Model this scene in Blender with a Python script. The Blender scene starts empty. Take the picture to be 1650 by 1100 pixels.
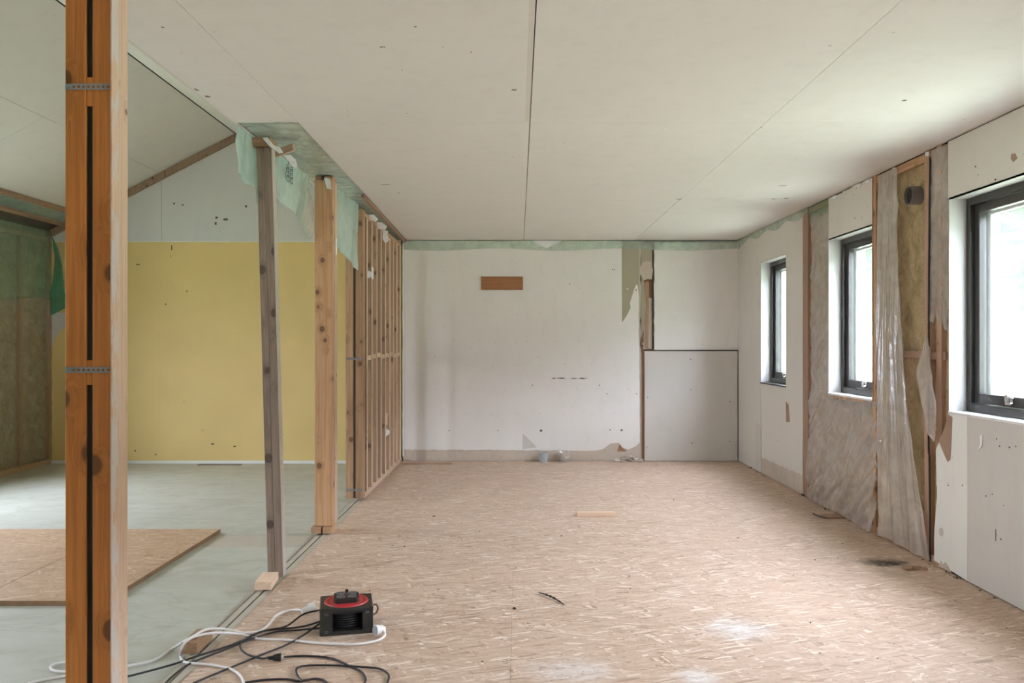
import bpy, bmesh, math, random
from mathutils import Vector, Matrix, noise
rnd = random.Random(7)
S = bpy.context.scene
COL = S.collection
# ---------------------------------------------------------------- camera, world, exposure
F = 1320.0; K = F/950.0; CX = 835.0; CY = 555.0; CZ = 1.264
cd = bpy.data.cameras.new('camera'); cam = bpy.data.objects.new('camera', cd); COL.objects.link(cam)
cam.location = (0, 0, CZ); cam.rotation_euler = (math.pi/2, 0, 0)
cd.sensor_width = 36.0; cd.lens = 36.0*F/1650.0; cd.shift_x = -10/1650.0; cd.shift_y = 5/1650.0
cd.clip_start = 0.05; cd.clip_end = 300
S.camera = cam
S.view_settings.view_transform = 'Standard'; S.view_settings.look = 'None'
S.view_settings.exposure = 1.98; S.view_settings.gamma = 1.0; S.view_settings.use_curve_mapping = False
S.cycles.use_denoising = True
S.cycles.max_bounces = 14; S.cycles.diffuse_bounces = 10; S.cycles.glossy_bounces = 4
S.cycles.transparent_max_bounces = 24; S.cycles.transmission_bounces = 6
S.cycles.sample_clamp_indirect = 8.0; S.cycles.caustics_reflective = False; S.cycles.caustics_refractive = False
w = bpy.data.worlds.new('overcast_sky'); S.world = w; w.use_nodes = True
nt = w.node_tree; nt.nodes.clear()
o_ = nt.nodes.new('ShaderNodeOutputWorld'); bg = nt.nodes.new('ShaderNodeBackground')
tc = nt.nodes.new('ShaderNodeTexCoord'); sx = nt.nodes.new('ShaderNodeSeparateXYZ'); rp = nt.nodes.new('ShaderNodeValToRGB')
nt.links.new(tc.outputs['Generated'], sx.inputs[0]); nt.links.new(sx.outputs[2], rp.inputs[0])
rp.color_ramp.elements[0].position = 0.0; rp.color_ramp.elements[0].color = (.268, .293, .345, 1)
rp.color_ramp.elements[1].position = 1.0; rp.color_ramp.elements[1].color = (.78, .855, 1.0, 1)
nt.links.new(rp.outputs[0], bg.inputs[0]); bg.inputs[1].default_value = 16.0
nt.links.new(bg.outputs[0], o_.inputs[0])

# ---------------------------------------------------------------- helpers
def Rw(px, py, X=2.392):
    Y = F*X/(px-CX); return (Y, CZ+(CY-py)*Y/F)
def Bw(px, py, Y=6.42*1320/950):
    return ((px-CX)*Y/F, CZ+(CY-py)*Y/F)
def Fl(px, py, z=0.0):
    Y = F*(CZ-z)/(py-CY); return ((px-CX)*Y/F, Y)

def setp(o, label=None, cat=None, group=None, kind=None):
    if label: o['label'] = label
    if cat: o['category'] = cat
    if group: o['group'] = group
    if kind: o['kind'] = kind
    return o
def empty(name, loc, label, cat, group=None, rz=0):
    o = bpy.data.objects.new(name, None); o.empty_display_size = .05
    COL.objects.link(o); o.location = loc; o.rotation_euler = (0, 0, rz)
    return setp(o, label, cat, group)
def link(name, me, mat=None, parent=None):
    o = bpy.data.objects.new(name, me); COL.objects.link(o)
    if mat is not None and len(me.materials) == 0: me.materials.append(mat)
    if parent is not None:
        o.parent = parent
    return o
def frommesh(name, bm, mat, parent=None, smooth=False):
    me = bpy.data.meshes.new(name); bmesh.ops.recalc_face_normals(bm, faces=bm.faces[:]); bm.to_mesh(me); bm.free()
    if smooth:
        for p in me.polygons: p.use_smooth = True
    return link(name, me, mat, parent)
def addbox(bm, lo, hi, bev=0.0, M=None):
    r = bmesh.ops.create_cube(bm, size=1.0)
    vs = r['verts']
    c = [(lo[i]+hi[i])/2 for i in range(3)]; s = [abs(hi[i]-lo[i]) for i in range(3)]
    for v in vs: v.co = Vector((c[i]+v.co[i]*s[i] for i in range(3)))
    if bev > 0:
        es = {e for v in vs for e in v.link_edges}
        rr = bmesh.ops.bevel(bm, geom=list(es), offset=bev, segments=1, affect='EDGES')
        vs = list({v for f in rr['faces'] for v in f.verts} | {v for v in vs if v.is_valid})
    if M is not None:
        for v in vs: v.co = M @ v.co
    return vs
def box(name, lo, hi, mat, parent=None, bev=0.0):
    bm = bmesh.new(); addbox(bm, lo, hi, bev); return frommesh(name, bm, mat, parent)
def timber(name, size, loc, mat, parent=None, rot=(0, 0, 0), bev=.002):
    """timber with its grain along local z, centred on loc"""
    bm = bmesh.new(); addbox(bm, [-s/2 for s in size], [s/2 for s in size], bev)
    o = frommesh(name, bm, mat, parent); o.location = loc; o.rotation_euler = rot; return o
FR = {'x': (Vector((0,0,0)), Vector((0,1,0)), Vector((0,0,1)), Vector((1,0,0))),
      'y': (Vector((0,0,0)), Vector((1,0,0)), Vector((0,0,1)), Vector((0,1,0))),
      'z': (Vector((0,0,0)), Vector((1,0,0)), Vector((0,1,0)), Vector((0,0,1)))}
def plate(name, fr, pts, t0, t1, mat, parent=None, bev=0.0):
    """flat sheet: outline pts in the plane's own metres, from depth t0 to t1 along the normal"""
    o, u, v, n = FR[fr] if isinstance(fr, str) else fr
    bm = bmesh.new()
    a = [bm.verts.new(o+u*p[0]+v*p[1]+n*t0) for p in pts]
    b = [bm.verts.new(o+u*p[0]+v*p[1]+n*t1) for p in pts]
    fa = bm.faces.new(a); fb = bm.faces.new(b[::-1]); k = len(pts)
    for i in range(k): bm.faces.new((a[i], b[i], b[(i+1) % k], a[(i+1) % k]))
    bm.normal_update(); bmesh.ops.triangulate(bm, faces=[fa, fb], ngon_method='EAR_CLIP')
    return frommesh(name, bm, mat, parent)
def rect(a, b, c, d): return [(a, c), (b, c), (b, d), (a, d)]
def jag(p, q, n, amp, seed=0):
    """ragged line p..q (q left out)"""
    r = random.Random(seed); out = [p]
    dx, dy = q[0]-p[0], q[1]-p[1]; L = math.hypot(dx, dy) or 1
    for i in range(1, n):
        t = (i + r.uniform(-.35, .35))/n; k = r.uniform(-amp, amp)
        out.append((p[0]+dx*t-dy/L*k, p[1]+dy*t+dx/L*k))
    return out
def film(name, P, nu, nv, amp, mat, parent=None, seed=0, fr=(6, 6), ridge=True, shear=0.0):
    bm = bmesh.new(); g = []
    e = 1e-3
    for j in range(nv+1):
        row = []
        for i in range(nu+1):
            u, v = i/nu, j/nv
            p = Vector(P(u, v)); pu = Vector(P(min(u+e, 1.001), v))-p; pv = Vector(P(u, min(v+e, 1.001)))-p
            n = pu.cross(pv)
            n = n.normalized() if n.length > 1e-12 else Vector((0, 0, 1))
            q = Vector((u*fr[0]+v*shear+seed*3.1, v*fr[1]-seed*1.7, seed*.77))
            d = noise.noise(q)*.7 + noise.noise(q*2.3+Vector((5, 1, 2)))*.35
            if ridge:
                d += max(0, 1-abs(noise.noise(q*1.3+Vector((9, 3, 1))))*4)**1.5*.75 + max(0, 1-abs(noise.noise(q*2.9+Vector((2, 8, 1))))*3.6)**1.5*.4
            row.append(bm.verts.new(p+n*d*amp))
        g.append(row)
    for j in range(nv):
        for i in range(nu):
            bm.faces.new((g[j][i], g[j][i+1], g[j+1][i+1], g[j+1][i]))
    return frommesh(name, bm, mat, parent, True)
def smoothpath(pts, k=8):
    out = []
    P = [pts[0]]+list(pts)+[pts[-1]]
    for i in range(1, len(P)-2):
        a, b, c, d = (Vector(P[i-1]), Vector(P[i]), Vector(P[i+1]), Vector(P[i+2]))
        for j in range(k):
            t = j/k
            out.append(.5*((2*b)+(c-a)*t+(2*a-5*b+4*c-d)*t*t+(3*b-a-3*c+d)*t**3))
    out.append(Vector(P[-2])); return out
def addtube(bm, path, r, n=8, taper=None):
    rings = []
    for i, p in enumerate(path):
        t = (path[min(i+1, len(path)-1)]-path[max(i-1, 0)])
        t = t.normalized() if t.length > 1e-9 else Vector((0, 1, 0))
        up = Vector((0, 0, 1)) if abs(t.z) < .9 else Vector((1, 0, 0))
        a = t.cross(up).normalized(); b = t.cross(a)
        rr = r if taper is None else taper(i/(len(path)-1))
        rings.append([bm.verts.new(p+a*math.cos(2*math.pi*k/n)*rr+b*math.sin(2*math.pi*k/n)*rr) for k in range(n)])
    for i in range(len(rings)-1):
        for k in range(n):
            bm.faces.new((rings[i][k], rings[i][(k+1) % n], rings[i+1][(k+1) % n], rings[i+1][k]))
    bm.faces.new(rings[0][::-1]); bm.faces.new(rings[-1])
def tube(name, pts, r, mat, parent=None, k=8, n=8, taper=None):
    bm = bmesh.new(); addtube(bm, smoothpath(pts, k), r, n, taper); return frommesh(name, bm, mat, parent, True)
def addcyl(bm, c, axis, r0, r1, L, n=24, hollow=None):
    z = Vector(axis).normalized(); x = z.orthogonal().normalized(); y = z.cross(x); c = Vector(c)
    def ring(r, t): return [bm.verts.new(c+z*t+(x*math.cos(2*math.pi*k/n)+y*math.sin(2*math.pi*k/n))*r) for k in range(n)]
    a = ring(r0, 0); b = ring(r1, L)
    def strip(p, q):
        for k in range(n): bm.faces.new((p[k], p[(k+1) % n], q[(k+1) % n], q[k]))
    strip(a, b)
    if hollow:
        d = ring(r1*hollow, L); e = ring(r0*hollow, L*.15)
        strip(b, d); strip(d, e); bm.faces.new(e); bm.faces.new(a[::-1])
    else:
        bm.faces.new(a[::-1]); bm.faces.new(b)
def cyl(name, c, axis, r0, r1, L, mat, parent=None, n=24, hollow=None):
    bm = bmesh.new(); addcyl(bm, c, axis, r0, r1, L, n, hollow); return frommesh(name, bm, mat, parent, False)

# ---------------------------------------------------------------- materials
class G:
    def __init__(s, name):
        s.m = bpy.data.materials.new(name); s.m.use_nodes = True; s.t = s.m.node_tree; s.t.nodes.clear()
        s.out = s.n('ShaderNodeOutputMaterial')
    def n(s, t, **k):
        x = s.t.nodes.new(t)
        for a, b in k.items(): setattr(x, a, b)
        return x
    def put(s, v, sock):
        if isinstance(v, bpy.types.NodeSocket): s.t.links.new(v, sock)
        elif isinstance(v, (tuple, list)) and len(v) == 3 and sock.type == 'RGBA': sock.default_value = (*v, 1)
        else: sock.default_value = v
    def obj(s): return s.n('ShaderNodeTexCoord').outputs['Object']
    def mapping(s, v, scale=(1, 1, 1), rot=(0, 0, 0), loc=(0, 0, 0)):
        m = s.n('ShaderNodeMapping'); s.put(v, m.inputs[0])
        m.inputs[1].default_value = loc; m.inputs[2].default_value = rot; m.inputs[3].default_value = scale
        return m.outputs[0]
    def noise(s, v, sc, det=3, rough=.5, dist=0):
        m = s.n('ShaderNodeTexNoise'); s.put(v, m.inputs['Vector']); m.inputs['Scale'].default_value = sc
        m.inputs['Detail'].default_value = det; m.inputs['Roughness'].default_value = rough; m.inputs['Distortion'].default_value = dist
        return m.outputs[0]
    def vor(s, v, sc, dim='3D', feat='F1', rnd_=1.0):
        m = s.n('ShaderNodeTexVoronoi', voronoi_dimensions=dim, feature=feat); s.put(v, m.inputs['Vector'])
        m.inputs['Scale'].default_value = sc; m.inputs['Randomness'].default_value = rnd_
        return m
    def ramp(s, v, *st):
        m = s.n('ShaderNodeValToRGB'); s.put(v, m.inputs[0]); e = m.color_ramp.elements
        while len(e) < len(st): e.new(.5)
        for i, (p, c) in enumerate(st):
            e[i].position = p; e[i].color = (*(c if isinstance(c, (tuple, list)) else (c, c, c)), 1)
        return m.outputs[0]
    def mix(s, f, a, b, mode='MIX'):
        m = s.n('ShaderNodeMix', data_type='RGBA', blend_type=mode); s.put(f, m.inputs[0]); s.put(a, m.inputs[6]); s.put(b, m.inputs[7])
        return m.outputs[2]
    def math(s, op, a, b=0.0, c=None):
        m = s.n('ShaderNodeMath', operation=op); s.put(a, m.inputs[0]); s.put(b, m.inputs[1])
        if c is not None: s.put(c, m.inputs[2])
        return m.outputs[0]
    def bsdf(s, col, rough=.7, bump=None, bs=.3, bd=.002, metal=0, spec=.5):
        p = s.n('ShaderNodeBsdfPrincipled'); s.put(col, p.inputs['Base Color']); s.put(rough, p.inputs['Roughness'])
        p.inputs['Metallic'].default_value = metal; p.inputs['Specular IOR Level'].default_value = spec
        if bump is not None:
            b = s.n('ShaderNodeBump'); b.inputs['Strength'].default_value = bs; b.inputs['Distance'].default_value = bd
            s.put(bump, b.inputs['Height']); s.t.links.new(b.outputs[0], p.inputs['Normal'])
        return p.outputs[0]
    def end(s, sh): s.t.links.new(sh, s.out.inputs[0]); return s.m
def board_mat(name, base, dark=None, rough=.85, speck=.5, cloud=.12, scale=1.0):
    g = G(name); v = g.obj()
    dark = dark or tuple(c*.84 for c in base)
    c = g.mix(g.ramp(g.noise(v, 1.3*scale, 4, .6), (.3, 0), (.7, 1)), base, tuple(b*(1-cloud)+d*cloud for b, d in zip(base, tuple(x*.6 for x in base))))
    c = g.mix(g.math('MULTIPLY', g.ramp(g.noise(g.mapping(v, (1, 1, .4)), 9*scale, 5, .7), (.5, 0), (.75, 1)), .35), c, dark)
    sp = g.vor(v, 7*scale); s1 = g.ramp(sp.outputs['Distance'], (.03, 1), (.06, 0))
    keep = g.ramp(g.n('ShaderNodeSeparateColor').outputs[0], (0, 0), (1, 1)) if False else g.noise(v, 3.1, 1)
    s1 = g.math('MULTIPLY', s1, g.ramp(keep, (.5, 0), (.56, 1)))
    c = g.mix(g.math('MULTIPLY', s1, speck), c, tuple(x*.25 for x in base))
    fine = g.noise(v, 120, 3)
    c = g.mix(.06, c, fine, 'OVERLAY')
    return g.end(g.bsdf(c, rough, g.noise(v, 40, 4), .12, .003))
def wood_mat(name, light, dark, knot=(.10, .04, .015), kd=.55, rough=.65, scale=1.0, white=0.0):
    g = G(name)
    oi = g.n('ShaderNodeObjectInfo'); cb = g.n('ShaderNodeCombineXYZ')
    g.put(g.math('MULTIPLY', oi.outputs['Random'], 7.3), cb.inputs[0]); g.put(g.math('MULTIPLY', oi.outputs['Random'], 13.1), cb.inputs[2])
    add = g.n('ShaderNodeVectorMath', operation='ADD'); g.put(g.obj(), add.inputs[0]); g.t.links.new(cb.outputs[0], add.inputs[1])
    v = add.outputs[0]
    vk = g.vor(g.mapping(v, (1, 1, .8)), 9*scale)
    kdist = vk.outputs['Distance']
    warp = g.math('MULTIPLY', g.ramp(kdist, (0.05, 1), (.35, 0)), .05)
    cb2 = g.n('ShaderNodeCombineXYZ'); g.put(warp, cb2.inputs[0]); g.put(warp, cb2.inputs[1])
    add2 = g.n('ShaderNodeVectorMath', operation='ADD'); g.put(v, add2.inputs[0]); g.t.links.new(cb2.outputs[0], add2.inputs[1])
    gr = g.noise(g.mapping(add2.outputs[0], (34, 34, .9)), 2.2, 3, .55, .3)
    gf = g.noise(g.mapping(v, (160, 160, 4)), 2, 2)
    c = g.ramp(gr, (.35, dark), (.5, tuple((a+b)/2 for a, b in zip(light, dark))), (.62, light))
    c = g.mix(.18, c, gf, 'OVERLAY')
    tone = g.math('MULTIPLY_ADD', oi.outputs['Random'], .35, .82)
    hv = g.n('ShaderNodeHueSaturation'); g.put(c, hv.inputs['Color']); g.put(tone, hv.inputs['Value']); c = hv.outputs[0]
    kr = g.math('MULTIPLY', g.ramp(kdist, (kd*.17, 1), (kd*.21, 0)), .85)
    c = g.mix(kr, c, knot)
    halo = g.math('MULTIPLY', g.ramp(kdist, (kd*.2, 1), (kd*.5, 0)), .35)
    c = g.mix(halo, c, tuple(x*.6 for x in dark))
    if white > 0:
        wn = g.noise(g.mapping(v, (9, 9, 2.2)), 3, 5, .75)
        c = g.mix(g.ramp(wn, (.62-white*.3, 0), (.68-white*.3, 1)), c, (.62, .58, .55))
    return g.end(g.bsdf(c, rough, gr, .25, .001))
def osb_mat(name, tint=1.0, darkstain=False, hue=(1, 1, 1)):
    g = G(name); v = g.obj(); val = None
    for i, (a, sxx, syy) in enumerate([(.5, 12, 34), (-.85, 12, 38), (1.35, 14, 40), (-1.5, 15, 40), (-.25, 11, 46), (.9, 14, 52), (-.55, 15, 60), (1.2, 14, 50), (.2, 10, 80), (-.35, 12, 90)]):
        nw = g.mapping(v, (sxx, syy, 1), (0, 0, a), (i*3.7, i*1.9, 0))
        m = g.n('ShaderNodeMapping', vector_type='TEXTURE')
        rotd = g.mapping(v, (1, 1, 1), (0, 0, a), (i*3.7, i*1.9, 0))
        sc = g.mapping(rotd, (sxx, syy, 1))
        dn = g.n('ShaderNodeVectorMath', operation='ADD')
        nn = g.n('ShaderNodeTexNoise'); g.put(v, nn.inputs['Vector']); nn.inputs['Scale'].default_value = 30
        ms = g.n('ShaderNodeVectorMath', operation='SCALE'); g.put(nn.outputs['Color'], ms.inputs[0]); ms.inputs['Scale'].default_value = .5
        g.put(sc, dn.inputs[0]); g.put(ms.outputs[0], dn.inputs[1])
        vo = g.vor(dn.outputs[0], 1.0, '2D'); sp = g.n('ShaderNodeSeparateColor'); g.put(vo.outputs['Color'], sp.inputs[0])
        if val is None: val = sp.outputs[0]
        else:
            val = g.mix(g.ramp(sp.outputs[1], (.60, 0), (.62, 1)), val, sp.outputs[0])
    T = lambda c: tuple(x*tint*h for x, h in zip(c, hue))
    c = g.ramp(val, (0, T((.34, .225, .155))), (.10, T((.48, .335, .245))), (.35, T((.56, .405, .31))), (.7, T((.60, .445, .345))), (.88, T((.66, .515, .415))), (.94, T((.74, .61, .51))), (1, T((.82, .71, .62))))
    c = g.mix(g.math('MULTIPLY', g.noise(v, 2.2, 3), .35), c, T((.60, .47, .38)))
    c = g.mix(.22, c, g.noise(g.mapping(v, (60, 300, 1)), 1, 3), 'OVERLAY')
    # white patches and a dark burn spot, fixed on the floor
    if darkstain:
        for (x, y, rx, ry, colr, amt, nz) in [(x, y*K, rx, ry*K, cc, am, nn) for (x, y, rx, ry, cc, am, nn) in [(2.13, 3.42, .20, .085, (.05, .035, .03), 1.5, 9), (.98, 2.62, .19, .15, (.74, .72, .71), .75, 14), (.20, 2.29, .22, .12, (.75, .73, .71), .6, 14), (.68, 2.24, .10, .09, (.8, .78, .77), .7, 14), (2.05, 3.25, .12, .12, (.25, .18, .12), .5, 9)]]:
            mm = g.mapping(v, (1/rx, 1/ry, 0), (0, 0, 0), (-x/rx, -y/ry, 0))
            ln = g.n('ShaderNodeVectorMath', operation='LENGTH'); g.put(mm, ln.inputs[0])
            d = g.math('ADD', ln.outputs['Value'], g.math('MULTIPLY', g.math('SUBTRACT', g.noise(g.mapping(v, (1, 2.0, 1)), nz, 6, .85, .8), .5), 2.6))
            c = g.mix(g.math('MULTIPLY', g.ramp(d, (.3, 1), (.9, 0)), g.math('MINIMUM', 1.0, g.math('MULTIPLY_ADD', val, amt*.7, amt*.4))), c, colr)
    sp2 = g.vor(v, 16, '2D'); k = g.math('MULTIPLY', g.ramp(sp2.outputs['Distance'], (.03, 1), (.08, 0)), g.ramp(g.noise(v, 2.5, 2), (.5, 0), (.6, 1)))
    c = g.mix(g.math('MULTIPLY', k, .7), c, (.12, .08, .06))
    return g.end(g.bsdf(c, g.math('MULTIPLY_ADD', val, .2, .5), val, .25, .0012, spec=.35))
def wool_mat(name, a, b):
    g = G(name); v = g.obj()
    c = g.ramp(g.noise(v, 9, 6, .75, .6), (.25, tuple(x*.45 for x in b)), (.45, b), (.65, a))
    c = g.mix(.4, c, g.noise(g.mapping(v, (1, 1, 1.6)), 70, 4, .8), 'OVERLAY')
    return g.end(g.bsdf(c, .95, g.noise(v, 45, 5, .8), .8, .01, spec=.1))
def film_mat(name, col, alpha=.55, rough=.18, transl=.5, gl=.25):
    g = G(name); v = g.obj()
    d = g.n('ShaderNodeBsdfDiffuse'); g.put(col, d.inputs[0])
    t = g.n('ShaderNodeBsdfTranslucent'); g.put(col, t.inputs[0])
    b0 = g.n('ShaderNodeBump'); b0.inputs['Strength'].default_value = .8; b0.inputs['Distance'].default_value = .02
    g.put(g.noise(g.mapping(v, (1, 1, .7)), 8, 4, .55, 1.5), b0.inputs['Height']); g.t.links.new(b0.outputs[0], d.inputs['Normal'])
    m1 = g.n('ShaderNodeMixShader'); m1.inputs[0].default_value = transl; g.t.links.new(d.outputs[0], m1.inputs[1]); g.t.links.new(t.outputs[0], m1.inputs[2])
    gs = g.n('ShaderNodeBsdfGlossy'); gs.inputs['Roughness'].default_value = rough; g.put((1, 1, 1), gs.inputs[0])
    b = g.n('ShaderNodeBump'); b.inputs['Strength'].default_value = .5; b.inputs['Distance'].default_value = .006
    g.put(g.noise(v, 22, 4, .6, 1.0), b.inputs['Height']); g.t.links.new(b.outputs[0], gs.inputs['Normal'])
    lw = g.n('ShaderNodeLayerWeight'); lw.inputs[0].default_value = .5
    m2 = g.n('ShaderNodeMixShader'); g.put(g.math('MULTIPLY_ADD', g.math('POWER', lw.outputs['Facing'], 4), .4, gl*.5), m2.inputs[0]); g.t.links.new(m1.outputs[0], m2.inputs[1]); g.t.links.new(gs.outputs[0], m2.inputs[2])
    tr = g.n('ShaderNodeBsdfTransparent'); g.put(tuple(min(1, .55+.45*c/max(col)) for c in col), tr.inputs[0])
    al = g.math('MULTIPLY_ADD', g.noise(v, 7, 4, .6, 1.2), .6, alpha-.30)
    m3 = g.n('ShaderNodeMixShader'); g.put(al, m3.inputs[0]); g.t.links.new(tr.outputs[0], m3.inputs[1]); g.t.links.new(m2.outputs[0], m3.inputs[2])
    return g.end(m3.outputs[0])
def plain(name, col, rough=.6, metal=0, var=.15, spec=.5):
    g = G(name); v = g.obj()
    c = g.mix(g.noise(v, 14, 4), tuple(min(1, x*(1+var)) for x in col), tuple(x*(1-var) for x in col))
    return g.end(g.bsdf(c, rough, g.noise(v, 60, 3), .08, .001, metal, spec))

M = {}
M['ceil'] = board_mat('ceiling_plasterboard', (.77, .755, .735), rough=.8, speck=.6, cloud=.06)
M['slope'] = board_mat('sloped_plasterboard', (.70, .69, .64), speck=.35, cloud=.06)
M['gable'] = board_mat('grey_plasterboard', (.66, .655, .62), speck=.3, cloud=.05)
M['paint'] = board_mat('painted_wall', (.81, .79, .77), speck=.35, cloud=.08)
M['boardR'] = board_mat('right_wall_board', (.70, .67, .63), speck=.45, cloud=.08)
M['boardW'] = board_mat('white_board', (.82, .82, .79), speck=.4, cloud=.05)
M['boardG'] = board_mat('grey_board', (.62, .595, .565), speck=.3, cloud=.05)
M['tanboard'] = board_mat('bare_tan_board', (.60, .52, .44), (.36, .28, .22), speck=.7, cloud=.3, scale=3)
M['olive'] = board_mat('bare_olive_board', (.42, .38, .29), speck=.2, cloud=.15, scale=2)
M['core'] = plain('gypsum_core', (.45, .42, .38), .9)
M['brownpaper'] = plain('brown_board_paper', (.36, .24, .165), .8)
M['rust'] = board_mat('broken_brown_core', (.36, .20, .11), (.12, .07, .045), speck=.6, cloud=.4, scale=6)
M['reveal'] = plain('white_reveal', (.54, .54, .53), .5, var=.03)
M['sillwhite'] = plain('white_sill', (.75, .76, .76), .45, var=.05)
M['dark'] = plain('black_void', (.02, .018, .015), .9)
M['backing'] = plain('dark_backing', (.10, .085, .07), .95)
M['outside'] = plain('outer_cladding', (.62, .62, .60), .8)
M['frame'] = plain('black_window_frame', (.040, .038, .036), .32, var=.25)
M['alu'] = plain('aluminium_casing', (.70, .73, .75), .35)
M['chrome'] = plain('chrome', (.75, .75, .74), .2, 1)
M['stud'] = wood_mat('stud_wood', (.52, .33, .195), (.40, .235, .13), kd=.8)
M['studshade'] = wood_mat('stud_wood_shaded', (.40, .27, .17), (.30, .19, .115), kd=.85)  # broad stud faces, their shade put into a darker colour
M['studedge_lit'] = wood_mat('stud_edge_lit', (.78, .62, .47), (.66, .49, .35), kd=.5)  # stud edges paled to paint in the light they catch; noggins share it
M['studpale'] = wood_mat('pale_sawn_wood', (.72, .54, .40), (.62, .44, .31), kd=.4)
M['post'] = wood_mat('spruce_post', (.60, .37, .21), (.50, .28, .14), kd=.8)
M['postnear'] = wood_mat('orange_pine_shaded', (.56, .21, .045), (.42, .145, .026), knot=(.05, .014, .005), kd=.85, scale=.62, rough=.5)  # orange pine, with the shade of its unlit front put into the colour
M['postside'] = wood_mat('plaster_smeared_wood', (.68, .48, .36), (.58, .40, .28), white=.6, kd=.5)
M['grey_wood'] = wood_mat('weathered_grey_wood', (.31, .235, .185), (.21, .155, .12), knot=(.06, .035, .025), kd=1.0)
M['whitish'] = wood_mat('pale_edge_wood', (.60, .56, .50), (.48, .42, .36), kd=.3)  # paler wood for the right edge of the prop
M['pinkwood'] = wood_mat('pinkish_stud', (.44, .28, .195), (.34, .21, .14), kd=.35)
M['redwood'] = wood_mat('stained_cleat', (.36, .16, .065), (.28, .12, .045), kd=.3)
M['rafter'] = wood_mat('rafter_wood', (.46, .32, .21), (.34, .22, .13))
M['sole'] = board_mat('sole_plate_dust', (.50, .45, .36), speck=.4, cloud=.3, scale=3)
M['osb'] = osb_mat('osb_floor', .97, True, (1, .985, .96))
M['osb2'] = osb_mat('osb_sheet', .88, False, (1, .90, .74))
M['osbedge'] = plain('osb_edge', (.25, .15, .08), .9, var=.4)
M['wool'] = wool_mat('mineral_wool', (.56, .44, .27), (.42, .32, .18))
M['woolgreen'] = wool_mat('mineral_wool_dark', (.44, .385, .30), (.33, .285, .21))
M['film'] = film_mat('clear_film', (.66, .61, .565), .60, .14, .25, .5)
M['filmcurtain'] = film_mat('milky_film', (.68, .64, .595), .62, .14, .3, .45)
M['filmclear'] = film_mat('thin_clear_film', (.45, .43, .36), .25, .15, .3, .15)
M['green'] = film_mat('green_film', (.50, .67, .60), .93, .18, .45, .45)
M['greenhead'] = film_mat('green_film_head', (.56, .69, .61), .88, .2, .1, .4)
M['greenthin'] = film_mat('thin_green_film', (.34, .50, .38), .38, .15, .3, .25)
M['greendark'] = film_mat('green_film_bunched', (.10, .42, .32), .70, .2, .4, .3)
M['greenstrip'] = film_mat('green_film_strip', (.66, .78, .70), .50, .3, .3, .1)
M['tape'] = plain('white_scrap', (.80, .82, .83), .5, var=.05)
M['blackplastic'] = plain('black_plastic', (.022, .024, .022), .38, var=.3)
M['blackcord'] = plain('black_rubber', (.018, .018, .02), .45)
M['whitecord'] = plain('white_pvc', (.80, .78, .76), .35, var=.05)
M['red'] = plain('red_plastic', (.52, .035, .04), .38, var=.15)
M['steel'] = plain('galvanised_steel', (.38, .42, .45), .4, .8, var=.35)
M['pipegrey'] = plain('grey_plastic_pipe', (.38, .42, .44), .5, var=.1)
M['ductgrey'] = plain('dark_duct', (.16, .15, .145), .5)
M['debris'] = plain('plaster_crumbs', (.55, .48, .42), .9, var=.4)
M['darkdebris'] = plain('dark_crumbs', (.06, .045, .035), .9, var=.4)
M['ink'] = plain('black_ink', (.02, .06, .05), .7)
M['tinbrown'] = plain('brown_cord', (.16, .10, .06), .5)
M['speck'] = plain('dark_mark', (.07, .055, .045), .9)
M['scuff'] = plain('grey_scuff', (.26, .235, .21), .9)
M['bark'] = plain('bark', (.12, .09, .06), .9)
def yellow():
    g = G('yellow_plasterboard'); v = g.obj()
    c = g.mix(g.ramp(g.noise(v, 1.1, 4, .6), (.3, 0), (.7, 1)), (.80, .60, .255), (.72, .535, .225))
    s = g.vor(g.mapping(v, (1, 1, .8)), 5); k = g.math('MULTIPLY', g.ramp(s.outputs['Distance'], (.03, 1), (.06, 0)), g.ramp(g.noise(v, 2.3, 1), (.5, 0), (.56, 1)))
    c = g.mix(g.math('MULTIPLY', k, .5), c, (.25, .16, .05))
    return g.end(g.bsdf(c, .8, g.noise(v, 50, 3), .08, .002))
M['yellow'] = yellow()
def greenfloor():
    g = G('green_floor_chipboard'); v = g.obj()
    base = g.mix(g.ramp(g.noise(g.mapping(v, (1, 2, 1)), 2.5, 6, .65, .4), (.3, 0), (.7, 1)), (.53, .54, .485), (.45, .45, .385))
    n2 = g.noise(g.mapping(v, (1, 1.8, 1)), 1.6, 5, .6, .8)
    band = g.ramp(n2, (.50, 0), (.535, 1), (.55, .9), (.56, 0))
    c = g.mix(g.math('MULTIPLY', band, .22), base, (.27, .25, .16))
    c = g.mix(g.math('MULTIPLY', g.ramp(g.noise(g.mapping(v, (1.5, 6, 1), (0, 0, .15)), 2.3, 5, .75), (.58, 0), (.75, 1)), .5), c, (.30, .26, .18))
    c = g.mix(.15, c, g.noise(v, 140, 3, .8), 'OVERLAY')
    return g.end(g.bsdf(c, g.math('MULTIPLY_ADD', g.noise(v, 6, 3), .3, .35), g.noise(v, 90, 3), .06, .001))
M['gfloor'] = greenfloor()
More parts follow.
